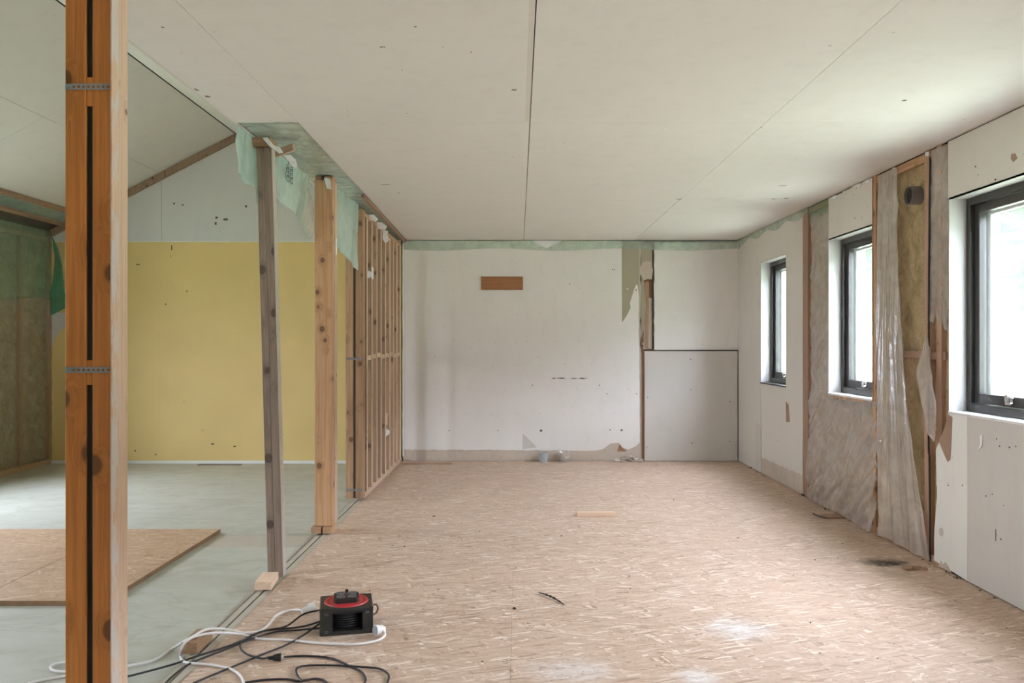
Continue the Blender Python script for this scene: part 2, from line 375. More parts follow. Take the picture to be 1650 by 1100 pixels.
def glass():
    g = G('window_glass'); t = g.n('ShaderNodeBsdfTransparent'); g.put((.985, .985, .985), t.inputs[0])
    s = g.n('ShaderNodeBsdfGlossy'); s.inputs['Roughness'].default_value = .02
    lw = g.n('ShaderNodeLayerWeight'); lw.inputs[0].default_value = .5
    m = g.n('ShaderNodeMixShader'); g.put(g.math('MULTIPLY_ADD', g.math('POWER', lw.outputs['Facing'], 5), .6, .04), m.inputs[0]); g.t.links.new(t.outputs[0], m.inputs[1]); g.t.links.new(s.outputs[0], m.inputs[2])
    d = g.n('ShaderNodeBsdfTranslucent'); g.put((.8, .85, .8), d.inputs[0])
    m2 = g.n('ShaderNodeMixShader'); m2.inputs[0].default_value = .02; g.t.links.new(m.outputs[0], m2.inputs[1]); g.t.links.new(d.outputs[0], m2.inputs[2])
    return g.end(m2.outputs[0])
M['glass'] = glass()
def leafy(name, a, b):
    g = G(name); v = g.obj()
    c = g.mix(g.ramp(g.noise(v, 1.6, 6, .75), (.35, 0), (.65, 1)), a, b)
    return g.end(g.bsdf(c, .9, g.noise(v, 3, 5, .8), .8, .2, spec=.1))
M['grass'] = leafy('pale_grass', (.34, .36, .26), (.27, .30, .20))
M['forest'] = leafy('wooded_slope', (.060, .080, .048), (.022, .032, .018))
M['leaf'] = leafy('pale_foliage', (.075, .10, .058), (.030, .045, .024))

# ---------------------------------------------------------------- structure
XR = 2.392; YB = 6.42*K; XL = -1.264; ZC = 2.40; Y0 = -2.6; XG = -5.12; ZF = -.03
def struct(o): o['kind'] = 'structure'; return o
def holes_wall(name, mat, t0, t1, a0, a1, z0, z1, openings):
    """wall slab in the x plane running a0..a1 with rectangular openings (ya, yb, za, zb)"""
    bm = bmesh.new(); ops = sorted(openings); cur = a0
    for (ya, yb, za, zb) in ops:
        addbox(bm, (t0, cur, z0), (t1, ya, z1)); addbox(bm, (t0, ya, z0), (t1, yb, za)); addbox(bm, (t0, ya, zb), (t1, yb, z1)); cur = yb
    addbox(bm, (t0, cur, z0), (t1, a1, z1))
    return struct(frommesh(name, bm, mat))
WZ0, WZ1 = .895, 2.07
W = [(5.268*K, 5.812*K), (3.985*K, 4.542*K), (3.30, 3.272*K), (.4, 1.5), (-1.9, -.6)]     # window spans along the right wall
wall_right = holes_wall('wall_right', M['outside'], 2.51, 2.68, Y0-.15, YB+.25, -.35, 2.75, [(a-.01, b+.01, WZ0-.01, WZ1+.01) for a, b in W])
WL = [(5.5, 7.1), (1.6, 3.0)]
wall_left = holes_wall('wall_left', M['outside'], XG-.30, XG-.13, Y0-.15, YB+.25, -.35, 2.60, [(a-.01, b+.01, .80, 2.10) for a, b in WL])
wall_back = struct(box('wall_back', (XL-.05, YB+.13, -.35), (2.68, YB+.28, 2.75), M['outside']))
wall_back_left = struct(plate('wall_back_left', 'y', [(XG-.30, -.35), (XL-.06, -.35), (XL-.06, 2.75), (-3.07, 3.72), (XG-.30, 2.55)], YB+.13, YB+.28, M['outside']))
# wall behind the viewer with a wide window each side
bm = bmesh.new()
for a, b, z0, z1 in [(XG-.30, -1.3, -.35, 2.8), (-1.3, 2.68, -.35, 2.75)]:
    addbox(bm, (a, Y0-.15, z0), (b, Y0, z1))
addbox(bm, (XG-.3, Y0-.15, 2.8), (XL, Y0, 3.7))
wall_front = struct(frommesh('wall_front', bm, M['paint']))

# floors: boards over a dark deck
floor = struct(box('floor', (XL, Y0, -.30), (2.51, YB+.13, -.034), M['backing']))
xs = [XL+.002, -.03, 1.20, XR+.01]; rows = [[Y0, 1.9, 4.3, 6.7, YB], [Y0, .7, 3.1, 5.5, 7.9, YB], [Y0, 1.9, 4.3, 6.7, YB]]
for i in range(3):
    ys = rows[i]
    for j in range(len(ys)-1):
        g = .0004
        plate('osb_board', 'z', rect(xs[i]+g, xs[i+1]-g, ys[j]+g, ys[j+1]-g), -.022, 0, M['osb'], floor)
floor_left = struct(box('floor_left', (XG-.13, Y0, -.30), (XL-.001, YB+.13, -.056), M['backing']))
for a, b in [(XG-.01, -3.9), (-3.9, -2.66), (-2.66, -1.372)]:
    for c, d, mm in [(Y0, 0, 'gfloor'), (0, 2.4, 'gfloor'), (2.4, 3.77*K, 'gfloor'), (4.02*K, YB, 'gfloor')]:
        plate('floor_board', 'z', rect(a+.0006, b-.0006, c+.001, d-.001), -.052, ZF, M[mm], floor_left)
plate('floor_strip', 'z', rect(XG-.01, -1.372, 3.773*K, 4.017*K), -.052, ZF-.0015, M['sole'], floor_left)
# sole plates under the removed partition, with the black gap between them
def sole(x0, x1, y0, y1, m='sole', zt=-.004):
    o = timber('sole_plate', (x1-x0, .045, y1-y0), ((x0+x1)/2, (y0+y1)/2, zt-.0225), M[m], floor_left, (math.pi/2, 0, 0)); return o
box('sole_plate', (-1.306, Y0, -.045), (XL-.002, YB-.04, -.006), M['sole'], floor_left)
box('sole_plate', (-1.352, Y0, -.045), (-1.322, 3.42, -.012), M['sole'], floor_left)
box('sole_plate', (-1.352, 3.42, -.045), (-1.322, YB-.04, -.012), M['sole'], floor_left)
box('sole_gap', (-1.322, Y0, -.048), (-1.306, YB-.04, -.040), M['dark'], floor_left)
box('floor_lath', (-1.371, 3.6, -.045), (-1.353, 5.45, -.020), M['grey_wood'], floor_left)

# flat ceiling
ceiling = struct(box('ceiling', (-1.45, Y0, 2.418), (2.68, YB+.13, 2.62), M['backing']))
bm_c = [(-1.45, -1.132, Y0, 1.0), (-1.45, -1.132, 1.0, 3.02*K)]
for i, (a, b) in enumerate([(-1.130, .058), (.062, 1.264), (1.268, XR+.012)]):
    for c, d in [(Y0, 1.0), (1.0, 3.019*K), (3.0205*K, 4.589*K), (4.5905*K, YB)]:
        bm_c.append((a, b, c, d))
for a, b, c, d in bm_c:
    if a == -1.130 and c > 3*K:
        f0 = -1.125 if c < 5 else -1.16; f1 = -1.16 if c < 5 else -1.215
        plate('plaster_board', 'z', [(b, c), (b, d), (f1, d), (f0, c)], ZC, 2.4125, M['ceil'], ceiling)
    else:
        sag = .0015 if (a > 0 and a < 1 and c < 5) else 0
        plate('plaster_board', 'z', jag((a, c), (b, c), 2, .0005, 3)+[(b, c), (b, d), (a, d)], ZC-sag, 2.4125, M['ceil'], ceiling)
# joint strips (a slightly proud paper edge beside the middle seam)
plate('joint_tape', 'z', rect(.036, .0575, 1.6, 3.0*K), 2.3994, 2.40, M['boardR'], ceiling)
plate('trim_rail', 'z', [(-1.160, 4.45*K), (-1.222, YB-.02), (-1.245, YB-.02), (-1.185, 4.45*K)], 2.375, 2.40, M['pinkwood'], ceiling)
marks = bmesh.new(); rm = random.Random(11)
cm = [(612, 297, 16, 1.2), (1253, 299, 18, 1.2), (1243, 320, 9, 1.2), (1262, 319, 9, 1.2), (1028, 155, 14, 1.5), (1073, 42, 12, 1.5), (1097, 42, 10, 1.2), (824, 144, 9, 2.2), (612, 75, 8, 2), (665, 42, 9, 1.5), (258, 42, 6, 3), (313, 144, 8, 3), (330, 155, 10, 2), (342, 49, 3, 3), (1090, 320, 10, 2), (1220, 204, 8, 1.5), (1455, 161, 6, 2), (1080, 85, 7, 1.5), (1140, 58, 2.5, 2), (1268, 59, 2.5, 2), (758, 83, 2, 2), (712, 75, 2, 2), (995, 85, 2, 2), (985, 109, 2, 2), (647, 112, 2, 2), (884, 9, 3, 2), (1176, 75, 2, 2), (640, 310, 4, 1), (1148, 197, 3, 1.5)]
for (px, py, a_, b_) in cm:
    Yq = F*(ZC-CZ)/(CY-py); Xq = (px-CX)*Yq/F; la = a_*Yq/F; lb = min(.02, b_*Yq/F*1.6)
    for q_ in range(3 if a_ > 5 else 1): addbox(marks, (Xq+la*rm.uniform(0, .3), Yq+rm.uniform(-lb, lb), ZC-.0012), (Xq+la*rm.uniform(.5, 1), Yq+rm.uniform(0, lb)+lb*.7, ZC+.002))
setp(frommesh('scuff_mark', marks, M['scuff'], ceiling), kind='stuff')
marks = bmesh.new()
for (px, py) in [(617, 76), (1085, 85), (293, 84), (740, 286), (638, 330), (987, 372), (1250, 170), (1228, 205), (990, 377), (977, 372), (1275, 336), (640, 275), (1282, 255), (775, 210), (1070, 206)]:
    Yq = F*(ZC-CZ)/(CY-py); Xq = (px-CX)*Yq/F; addcyl(marks, (Xq, Yq, ZC), (0, 0, -1), .006, .004, .004, 8)
setp(frommesh('plaster_blob', marks, M['boardW'], ceiling), kind='stuff')
# vaulted ceiling over the left room
SL = .52; n_ = math.hypot(1, SL)
frL = (Vector((-3.07, 0, 3.56)), Vector((-1/n_, 0, -SL/n_)), Vector((0, 1, 0)), Vector((-SL/n_, 0, 1/n_)))
frR = (Vector((-3.07, 0, 3.56)), Vector((1/n_, 0, -SL/n_)), Vector((0, 1, 0)), Vector((SL/n_, 0, 1/n_)))
ceiling_left = struct(plate('ceiling_left', frL, rect(0, 2.52, Y0, YB+.28), .02, .12, M['backing']))
ceiling_left_slope = struct(plate('ceiling_left_slope', frR, rect(0, 2.05, Y0, YB+.28), .02, .12, M['backing']))
e1 = .825*n_; e2 = 1.66*n_
for u0, u1 in [(.003, e1-.002), (e1+.002, e2)]:
    for c, d in [(Y0, 1.9), (1.903, 4.3), (4.303, 4.849*K), (4.851*K, YB)]:
        plate('plaster_board', frL, rect(u0, u1, c, d), 0, .0125, M['slope'], ceiling_left)
for u0, u1 in [(.006, e1-.002), (e1+.002, 2.03)]:
    for c, d in [(Y0, 1.9), (1.903, 4.3), (4.303, 4.849*K), (4.851*K, YB)]:
        plate('plaster_board', frR, rect(u0, u1, c, d), 0, .0125, M['slope'], ceiling_left_slope)
box('bulkhead', (-1.475, Y0, 2.41), (-1.452, YB, 2.74), M['slope'], ceiling)
box('ridge_light_stop', (-3.2, Y0, 3.58), (-2.94, YB+.2, 3.74), M['backing'], ceiling_left)  # unseen box added to stop light leaking in at the ridge
plate('ridge_gap', frL, rect(-.001, .010, Y0, YB), -.0015, -.0005, M['dark'], ceiling_left)
# eaves of the left slope: two battens with green film between them
def upoint(u, y, n=0): o, uu, v, nn = frL; return o+uu*u+v*y+nn*n
for u in (e2+.03, e2+.245):
    bm = bmesh.new(); c0 = upoint(u, 0, -.012)
    o = timber('batten', (.05, .035, YB-Y0-.1), upoint(u, (YB+Y0)/2, -.012), M['rafter'], ceiling_left, (math.pi/2, 0, 0))
    o.rotation_euler = (Matrix.Rotation(-math.atan(SL), 3, 'Y') @ Matrix.Rotation(math.pi/2, 3, 'X')).to_euler()
film('vapour_film', lambda u, v: upoint(e2+.05+.18*u, 3.0+(YB-3.05)*v, -.004), 8, 80, .006, M['green'], ceiling_left, 3, (2, 26))
# gable: yellow boards below, grey boards above
ZY = 2.385
for a, b in [(XG, -3.9), (-3.9, -2.7), (-2.7, XL-.01)]:
    plate('yellow_board', 'y', rect(a+.0005, b-.0005, 0.0, ZY-.004), YB, YB+.0125, M['yellow'], wall_back_left)
plate('board_edge', 'y', jag((XG, ZY-.004), (XL-.01, ZY-.004), 60, .003, 5)+[(XL-.01, ZY-.004), (XL-.01, ZY+.004), (XG, ZY+.004)], YB-.001, YB+.008, M['boardW'], wall_back_left)
box('board_edge', (XG, YB-.003, ZF), (XL-.01, YB+.012, .002), M['boardW'], wall_back_left)
zs = lambda x: 3.56-SL*abs(x+3.07)
for a, b in [(XG, -3.883), (-3.879, -2.68), (-2.676, XL-.01)]:
    pts = [(a, ZY+.004), (b, ZY+.004), (b, zs(b)-.005)]
    if a < -3.07 < b: pts.append((-3.07, 3.555))
    pts.append((a, zs(a)-.005))
    plate('grey_board', 'y', pts, YB, YB+.0125, M['gable'], wall_back_left)
for x0, x1 in [(-5.10, -3.835), (-3.825, -3.08), (-3.05, -1.30)]:
    plate('rake_batten', 'y', [(x0, zs(x0)-.085), (x1, zs(x1)-.085), (x1, zs(x1)-.004), (x0, zs(x0)-.004)], YB-.03, YB-.001, M['rafter'], wall_back_left)
plate('plaster_patch', 'y', jag(Bw(80, 503), Bw(112, 503), 4, .01, 1)+[Bw(112, 503), Bw(112, 528), Bw(98, 530), Bw(88, 545), Bw(84, 560), Bw(80, 600)], YB-.004, YB, M['boardG'], wall_back_left)
marks = bmesh.new()
for (px, py, w_, h_) in [(279, 329, 3, 2), (293, 331, 3, 2), (347, 352, 4, 3), (360, 355, 7, 3), (346, 362, 3, 4), (395, 334, 3, 3), (220, 427, 2, 2), (223, 427, 2, 2), (276, 403, 1.5, 8), (217, 727, 2, 2), (250, 733, 2, 2), (340, 716, 5, 2), (376, 720, 4, 2), (300, 470, 2, 2), (266, 491, 2, 2)]:
    x, z = Bw(px, py); addbox(marks, (x, YB-.0012, z), (x+w_*.0068, YB+.002, z+h_*.0068))
setp(frommesh('screw_hole', marks, M['speck'], wall_back_left), kind='stuff')
# left wall: wool between studs behind film
def woolsheet(name, x, y0, y1, z0, z1, mat, parent, sgn=1, seed=0, amp=.012):
    return film(name, lambda u, v: (x, y0+(y1-y0)*u, z0+(z1-z0)*v), max(4, int((y1-y0)*16)), max(4, int((z1-z0)*16)), amp, mat, parent, seed, ((y1-y0)*4, (z1-z0)*4), False)
ysl = [7.15, 7.77, 6.03*K, YB-.03]
woolsheet('mineral_wool', XG+.002, 7.12, YB-.01, ZF, 2.5, M['woolgreen'], wall_left, 1, 2)
for y in ysl:
    timber('stud', (.045, .045, 2.46), (XG+.02, y, 1.21), M['pinkwood'], wall_left)
timber('noggin', (.045, .05, 1.7), (XG+.012, YB-.88, 2.40), M['rafter'], wall_left, (math.pi/2, 0, 0))
timber('sole_plate', (.06, .06, 1.7), (XG+.02, YB-.88, ZF+.03), M['rafter'], wall_left, (math.pi/2, 0, 0))
film('vapour_film', lambda u, v: (XG+.055, 7.14+(YB-7.17)*u, 1.73+.78*v+.03*math.sin(u*9)*(1-v)), 26, 26, .010, M['greenthin'], wall_left, 4, (5, 4))
film('clear_film', lambda u, v: (XG+.058, 7.14+(YB-7.17)*u, .02+1.74*v), 30, 40, .010, M['filmclear'], wall_left, 5, (6, 9))
def flap_green(u, v):
    z = 2.43-.86*v; wdt = (.02+.20*v)*(1 if v < .75 else 1)
    return (XG+.06+wdt*u+.03*math.sin(v*5), YB-.04-.02*u, z+.10*u*v)
setp(film('green_film_flap', flap_green, 14, 24, .012, M['greendark'], None, 8, (3, 3)), 'bunched dark green film hanging in the far left corner beside the yellow wall', 'plastic film')
for a, b, c, d in [(Y0, 1.6, ZF, 2.5), (3.0, 5.5, ZF, 2.5)]:
    plate('plaster_board', 'x', rect(a, b, c, d), XG-.013, XG, M['boardG'], wall_left)
for a, b in WL:
    plate('plaster_board', 'x', rect(a, b, ZF, .80), XG-.013, XG, M['boardG'], wall_left)
    plate('plaster_board', 'x', rect(a, b, 2.10, 2.5), XG-.013, XG, M['boardG'], wall_left)
# wall behind the viewer is plain; its two windows are framed further down

# ---------------------------------------------------------------- back wall of the room
bx = lambda px: (px-CX)*YB/F
bz = lambda py: CZ+(CY-py)*YB/F
xT = bx(1030)
plate('base_board', 'y', [(XL+.01, .002), (bx(1032), .002)]+jag((bx(1032), .002), (bx(1032), 2.385), 24, .007, 12)[1:]+[(bx(1031), 2.385), (XL+.01, 2.385)], YB-.002, YB+.012, M['tanboard'], wall_back)
plate('bare_board', 'y', [(bx(1000), bz(540)), (bx(1030), bz(560)), (bx(1030), 2.385), (bx(1000), 2.385)], YB-.0035, YB-.002, M['olive'], wall_back)
skin = jag((XL+.012, bz(724)), (bx(960), bz(726)), 60, .004, 3) + [(bx(960), bz(726)), (bx(972), bz(723)), (bx(984), bz(714)), (bx(997), bz(713)), (bx(1003), bz(721)), (bx(1012), bz(724)), (bx(1024), bz(719)), (bx(1031), bz(712))] \
    + jag((bx(1031), bz(712)), (bx(1029), bz(470)), 26, .004, 6)[1:] + [(bx(1027.5), bz(460)), (bx(1025), bz(458)), (bx(1021), bz(468)), (bx(1015), bz(488)), (bx(1016), bz(496)), (bx(1010), bz(508)), (bx(1002), bz(520)), (bx(1001.5), bz(388)), (XL+.012, bz(388))]
plate('paint_skin', 'y', skin, YB-.0075, YB-.0035, M['paint'], wall_back)
plate('seam_strip', 'y', jag((XL+.004, .05), (XL+.004, 2.37), 40, .003, 31)+[(XL+.004, 2.37), (XL+.020, 2.37), (XL+.020, .05)], YB-.012, YB-.002, M['boardW'], wall_back)
box('dark_joint', (bx(1030.5), YB-.0005, bz(560)), (bx(1033), YB+.012, 2.38), M['speck'], wall_back)
box('dark_joint', (bx(1051), YB-.0005, bz(562)), (bx(1054), YB+.012, 2.38), M['speck'], wall_back)
plate('brown_hole', 'y', [(bx(994), bz(727)), (bx(999), bz(713)), (bx(1004), bz(722)), (bx(1010), bz(727))], YB-.0045, YB-.003, M['rust'], wall_back)
# torn recess beside the board
plate('recess_board', 'y', rect(bx(1028), bx(1058), .0, 2.385), YB+.03, YB+.045, M['rust'], wall_back)
plate('torn_core', 'y', jag((bx(1031), bz(560)), (bx(1031), bz(400)), 14, .012, 8)+[(bx(1031), bz(392)), (bx(1052), bz(392))]+jag((bx(1052), bz(430)), (bx(1042), bz(448)), 4, .01, 3)+[(bx(1038), bz(452)), (bx(1041), bz(490)), (bx(1037), bz(530))], YB+.004, YB+.03, M['olive'], wall_back)
plate('torn_paper', 'y', [(bx(1034), bz(425)), (bx(1041), bz(420)), (bx(1049), bz(422)), (bx(1052), bz(435)), (bx(1050), bz(450)), (bx(1043), bz(449)), (bx(1037), bz(452)), (bx(1032), bz(442)), (bx(1031), bz(432))], YB-.004, YB+.004, M['tanboard'], wall_back)
plate('wood_sliver', 'y', [(bx(1039), bz(560)), (bx(1045), bz(562)), (bx(1046), bz(455)), (bx(1043), bz(450)), (bx(1040), bz(456))], YB+.012, YB+.03, M['pinkwood'], wall_back)
plate('board_fibres', 'y', jag((bx(1036), bz(562)), (bx(1037), bz(480)), 18, .018, 22)+[(bx(1037), bz(480))]+jag((bx(1051), bz(480)), (bx(1052), bz(562)), 18, .010, 23)+[(bx(1052), bz(562))], YB+.016, YB+.029, M['tanboard'], wall_back)
plate('narrow_core', 'y', jag((bx(1030), .0), (bx(1030), bz(565)), 24, .006, 9)+[(bx(1036), bz(565)), (bx(1036), 0)], YB+.004, YB+.03, M['debris'], wall_back)
plate('brown_lath', 'y', rect(bx(1034.5), bx(1037.5), .0, bz(566)), YB-.008, YB+.03, M['rust'], wall_back)
plate('upper_board', 'y', jag((bx(1054), bz(564)), (bx(1054), bz(388)), 22, .004, 10)[::-1][:-1]+[(bx(1054), bz(564)), (XR+.01, bz(564)), (XR+.01, bz(390)), (bx(1055), bz(390))], YB-.006, YB+.012, M['paint'], wall_back)
plate('lower_board', 'y', rect(bx(1038), XR-.012, .004, bz(565.5)), YB-.030, YB-.017, M['boardG'], wall_back)
box('dark_joint', (bx(1038), YB-.020, bz(565)), (XR, YB-.006, bz(563.5)), M['speck'], wall_back)
film('green_film_strip', lambda u, v: (XL+.02+(XR-XL-.03)*u, YB-.012, 2.392-(.095+.012*math.sin(u*17))*v), 120, 4, .003, M['greenstrip'], wall_back, 3, (40, 1))
plate('white_scrap', 'y', [(bx(857), bz(388)), (bx(906), bz(388)), (bx(893), bz(394)), (bx(881), bz(400)), (bx(868), bz(395))], YB-.020, YB-.017, M['tape'], wall_back)
plate('grey_patch', 'y', [(bx(842), bz(723)), (bx(842), bz(698)), (bx(848), bz(703)), (bx(857), bz(712)), (bx(865), bz(720))], YB-.0085, YB-.0075, M['boardG'], wall_back)
marks = bmesh.new()
r2 = random.Random(3)
for i in range(26):
    t = r2.random(); px = 885+58*t; addbox(marks, (bx(px), YB-.0085, bz(609.5+r2.uniform(-.8, .8))), (bx(px+r2.uniform(2, 8)), YB-.007, bz(609.5+r2.uniform(-.8, .8))+.003))
for (px, py, s) in [(870, 695, 3.5), (1000, 694, 3), (982, 693, 2), (857, 621, 1.6), (965, 621, 1.6), (977, 635, 1.6), (1025, 635, 1.6), (986, 435, 1.6), (989, 435, 1.6), (917, 458, 1.6), (1024, 468, 2), (723, 694, 1.5), (802, 694, 1.5), (700, 575, 1), (760, 560, 1)]:
    addbox(marks, (bx(px), YB-.009, bz(py)), (bx(px+s), YB-.004, bz(py)+s*.006))
for (px, py, s) in [(1111, 579, 1.8), (1112, 628, 1.5), (1042, 640, 1.5), (1174, 647, 1.6), (1113, 714, 1.8), (1041, 720, 1.5), (1174, 711, 1.5)]:
    addbox(marks, (bx(px), YB-.0315, bz(py)), (bx(px+s), YB-.029, bz(py)+s*.006))
setp(frommesh('screw_hole', marks, M['speck'], wall_back), kind='stuff')
# rows of faint filler dimples
dm = bmesh.new()
for j in range(8):
    for i in range(12):
        px = 672+i*40+(20 if j % 2 else 0)+r2.uniform(-3, 3); py = 427+j*40+r2.uniform(-3, 3)
        if px < 1015 and py < 700: addcyl(dm, (bx(px), YB-.0070, bz(py)), (0, -1, 0), .010, .007, .0009, 8)
setp(frommesh('filled_screw', dm, M['boardR'], wall_back), kind='stuff')

# ---------------------------------------------------------------- right wall
def rp_(px, py): return Rw(px, py)
def ry(px): return F*XR/(px-CX)
T0, T1 = XR, XR+.0125
# boards
plate('plaster_board', 'x', rect(5.8145*K, YB-.004, .004, 2.392), T0, T1, M['boardR'], wall_right)
yb0 = ry(1293.5)
plate('plaster_board', 'x', [(W[0][1], .004), (W[0][1], WZ0-.008), (W[0][0], WZ0-.008), (W[0][0], WZ1), (W[0][1], WZ1), (W[0][1], 2.392), (yb0, 2.392), (yb0, .004)], T0+.002, T1, M['tanboard'], wall_right)
plate('paint_skin', 'x', [(W[0][1], WZ0-.008), (W[0][0], WZ0-.008), (W[0][0], WZ1), (W[0][1], WZ1), (W[0][1], 2.392), (yb0, 2.392)] + jag((yb0, .16), (W[0][1], .16), 26, .012, 14), T0-.001, T0+.002, M['boardR'], wall_right)
plate('bare_patch', 'x', jag(rp_(1266.5, 646), rp_(1273.5, 655), 3, .003)+[rp_(1273, 680), rp_(1267, 679.5)], T0-.002, T0-.0008, M['brownpaper'], wall_right)
plate('grey_patch', 'x', [rp_(1217.5, 680), rp_(1223, 684), rp_(1226, 692), rp_(1225.5, 746), rp_(1217.5, 752)], T0-.0012, T0+.0004, M['boardG'], wall_right)
box('stud', (XR+.0005, ry(1301.7), .0), (XR+.09, ry(1294), 2.40), M['pinkwood'], wall_right)
box('stud', (XR+.030, ry(1301.7)-.05, .0), (XR+.09, ry(1301.7)-.005, 2.40), M['pinkwood'], wall_right)
plate('plaster_board', 'x', jag((W[1][1]+.004, WZ1), (W[1][1]+.004, 2.392), 8, .001, 2)+jag((W[1][1]+.004, 2.392), (W[1][0], 2.392), 10, .008, 5)+[(W[1][0], 2.392), (W[1][0], WZ1)], T0, T1, M['boardR'], wall_right)
# insulation bays
woolsheet('mineral_wool', XR+.035, W[1][1]+.02, ry(1302)-.03, .0, 2.39, M['wool'], wall_right, 1, 11)
woolsheet('mineral_wool', XR+.035, ry(1413), W[1][1]+.02, .0, .83, M['wool'], wall_right, 1, 12)
woolsheet('mineral_wool', XR+.032, 3.30*K, ry(1413), .0, 2.39, M['wool'], wall_right, 1, 13, .014)
box('stud', (XR+.004, W[1][0]-.047, .0), (XR+.09, W[1][0]-.006, 2.40), M['stud'], wall_right)
box('stud', (XR+.004, ry(1497.5), .0), (XR+.09, ry(1488.5), 2.40), M['pinkwood'], wall_right)
box('stud', (XR+.004, ry(1516), .0), (XR+.09, ry(1508), 2.40), M['pinkwood'], wall_right)
box('stud', (XR+.018, 3.293*K, .0), (XR+.09, 3.307*K, 2.40), M['studpale'], wall_right)
for a, b, z in [(ry(1488), ry(1415), 1.205), (ry(1507), ry(1498), 1.20), (3.315*K, ry(1517), 1.20)]:
    timber('noggin', (.05, .045, abs(b-a)), (XR+.034, (a+b)/2, z), M['pinkwood'], wall_right, (math.pi/2, 0, 0))
timber('top_plate', (.06, .05, 4.1), (XR+.04, YB-2.15, 2.368), M['stud'], wall_right, (math.pi/2, 0, 0))
timber('sole_plate', (.06, .045, 2.1), (XR+.036, 4.06*K, .024), M['pinkwood'], wall_right, (math.pi/2, 0, 0))
# brown casing batten at the side and under the second window
box('casing_batten', (XR-.001, W[1][0]-.012, WZ0-.04), (XR+.09, W[1][0]-.001, 2.385), M['stud'], wall_right)
plate('casing_batten', 'x', [(W[1][1]-.005, WZ0-.030)]+jag((W[1][1]-.03, WZ0-.035), (W[1][0]-.01, WZ0-.035), 9, .007, 2)[1:]+[(W[1][0]-.012, WZ0-.01), (W[1][1], WZ0-.01)], XR, XR+.02, M['stud'], wall_right)
# boards round the third window and towards the viewer
yD = W[2][1]
plate('plaster_board', 'x', [(yD+.012, WZ1), (yD+.012, 2.392), (1.7, 2.392), (1.7, .004), (W[2][0], .004), (W[2][0], WZ1)], T0, T1, M['boardR'], wall_right)
eL = [Rw(1505, 905), Rw(1506, 850), Rw(1510, 800), Rw(1509, 765), Rw(1508, 725), Rw(1514, 712), Rw(1521, 730), Rw(1527, 744), Rw(1529, 735), Rw(1531, 700), Rw(1530, 668)]
eLr = []
for i in range(len(eL)-1): eLr += jag(eL[i], eL[i+1], 3, .003, i)
plate('white_board', 'x', [(ry(1559), .006)] + [Rw(1505, 902)] + eLr[1:] + [(yD+.0, WZ0-.012), (ry(1559), WZ0-.012)], T0-.001, T1, M['boardW'], wall_right)
plate('torn_paper', 'x', [Rw(1514, 711), Rw(1519, 700), Rw(1529, 668), Rw(1535, 672), Rw(1534, 700), Rw(1532, 740), Rw(1528, 744), Rw(1521, 729)], T0-.004, T0-.0015, M['brownpaper'], wall_right)
plate('grey_board', 'x', rect(W[2][0], ry(1559.4), .006, WZ0-.012), T0-.001, T1, M['boardG'], wall_right)
plate('bare_patch', 'x', [Rw(1513, 912), Rw(1516, 903), Rw(1520, 909), Rw(1524, 905), Rw(1530, 915), Rw(1534, 923)], T0-.002, T0-.0008, M['tanboard'], wall_right)
plate('bare_patch', 'x', [Rw(1630, 248), Rw(1636, 247), Rw(1639, 255), Rw(1633, 261), Rw(1629, 256)], T0-.0012, T0-.0002, M['brownpaper'], wall_right)
plate('peeled_flap', 'x', [Rw(1580, 702), Rw(1585, 700), Rw(1584, 718), Rw(1577, 727), Rw(1581, 715)], T0-.006, T0-.003, M['boardW'], wall_right)
yh, zh = Rw(1517, 857)
cyl('socket_hole', (T0-.0025, yh, zh), (1, 0, 0), .024, .024, .006, M['boardG'], wall_right, 24)
plate('plaster_board', 'x', rect(W[3][1], 1.698, .004, 2.392), T0, T1, M['boardR'], wall_right)
plate('plaster_board', 'x', [(W[3][1]-.002, WZ1), (W[3][1]-.002, 2.392), (-.1, 2.392), (-.1, .004), (W[3][1]-.002, .004), (W[3][1]-.002, WZ0-.012), (W[3][0], WZ0-.012), (W[3][0], WZ1)], T0, T1, M['boardR'], wall_right)
for a, b, c, d in [(W[4][1], -.102, .004, 2.392), (Y0, W[4][0], .004, 2.392), (W[4][0], W[4][1], .004, WZ0-.012), (W[4][0], W[4][1], WZ1, 2.392)]: plate('plaster_board', 'x', rect(a, b, c, d), T0, T1, M['boardR'], wall_right)
# films on the right wall
film('clear_film', lambda u, v: (XR+.012-.006*math.sin(u*3.1)*math.sin(v*3), ry(1302)-.012+(W[1][1]+.006-ry(1302)+.012)*u, 2.37-1.60*v), 22, 100, .010, M['film'], wall_right, 6, (2.5, 9), True, 6.0)
film('clear_film', lambda u, v: (XR-.004-.028*(v**2)-.010*math.sin(u*9)*v, ry(1302)-.008-(ry(1302)-ry(1413)-.008)*u, .88-.87*v), 110, 70, .026, M['film'], wall_right, 9, (8, 1.6), True, 5.0)
def curtain(u, v):
    ytop = ry(1418)+(ry(1448)-ry(1418))*u; ybot = ry(1424)+(ry(1500)-ry(1424))*u
    k = v**1.15
    y = ytop*(1-k)+ybot*k
    return (XR-.022-.035*math.sin(v*3.14)*(.4+u)-.012*math.sin(u*17+v*1.5)*(.35+v*.8), y, 2.375-2.36*v)
film('film_curtain', curtain, 60, 90, .016, M['filmcurtain'], wall_right, 14, (6, 1.6), True, 1.5)
def ragged(u): return 1.375+.05*noise.noise(Vector((u*7, 2, 5)))+.03*math.sin(u*5)
film('clear_film', lambda u, v: (XR+.000-.004*math.sin(u*6), ry(1498)+(3.285*K-ry(1498))*u, 2.385+(ragged(u)-2.385)*v), 14, 60, .006, M['film'], wall_right, 16, (3, 12))
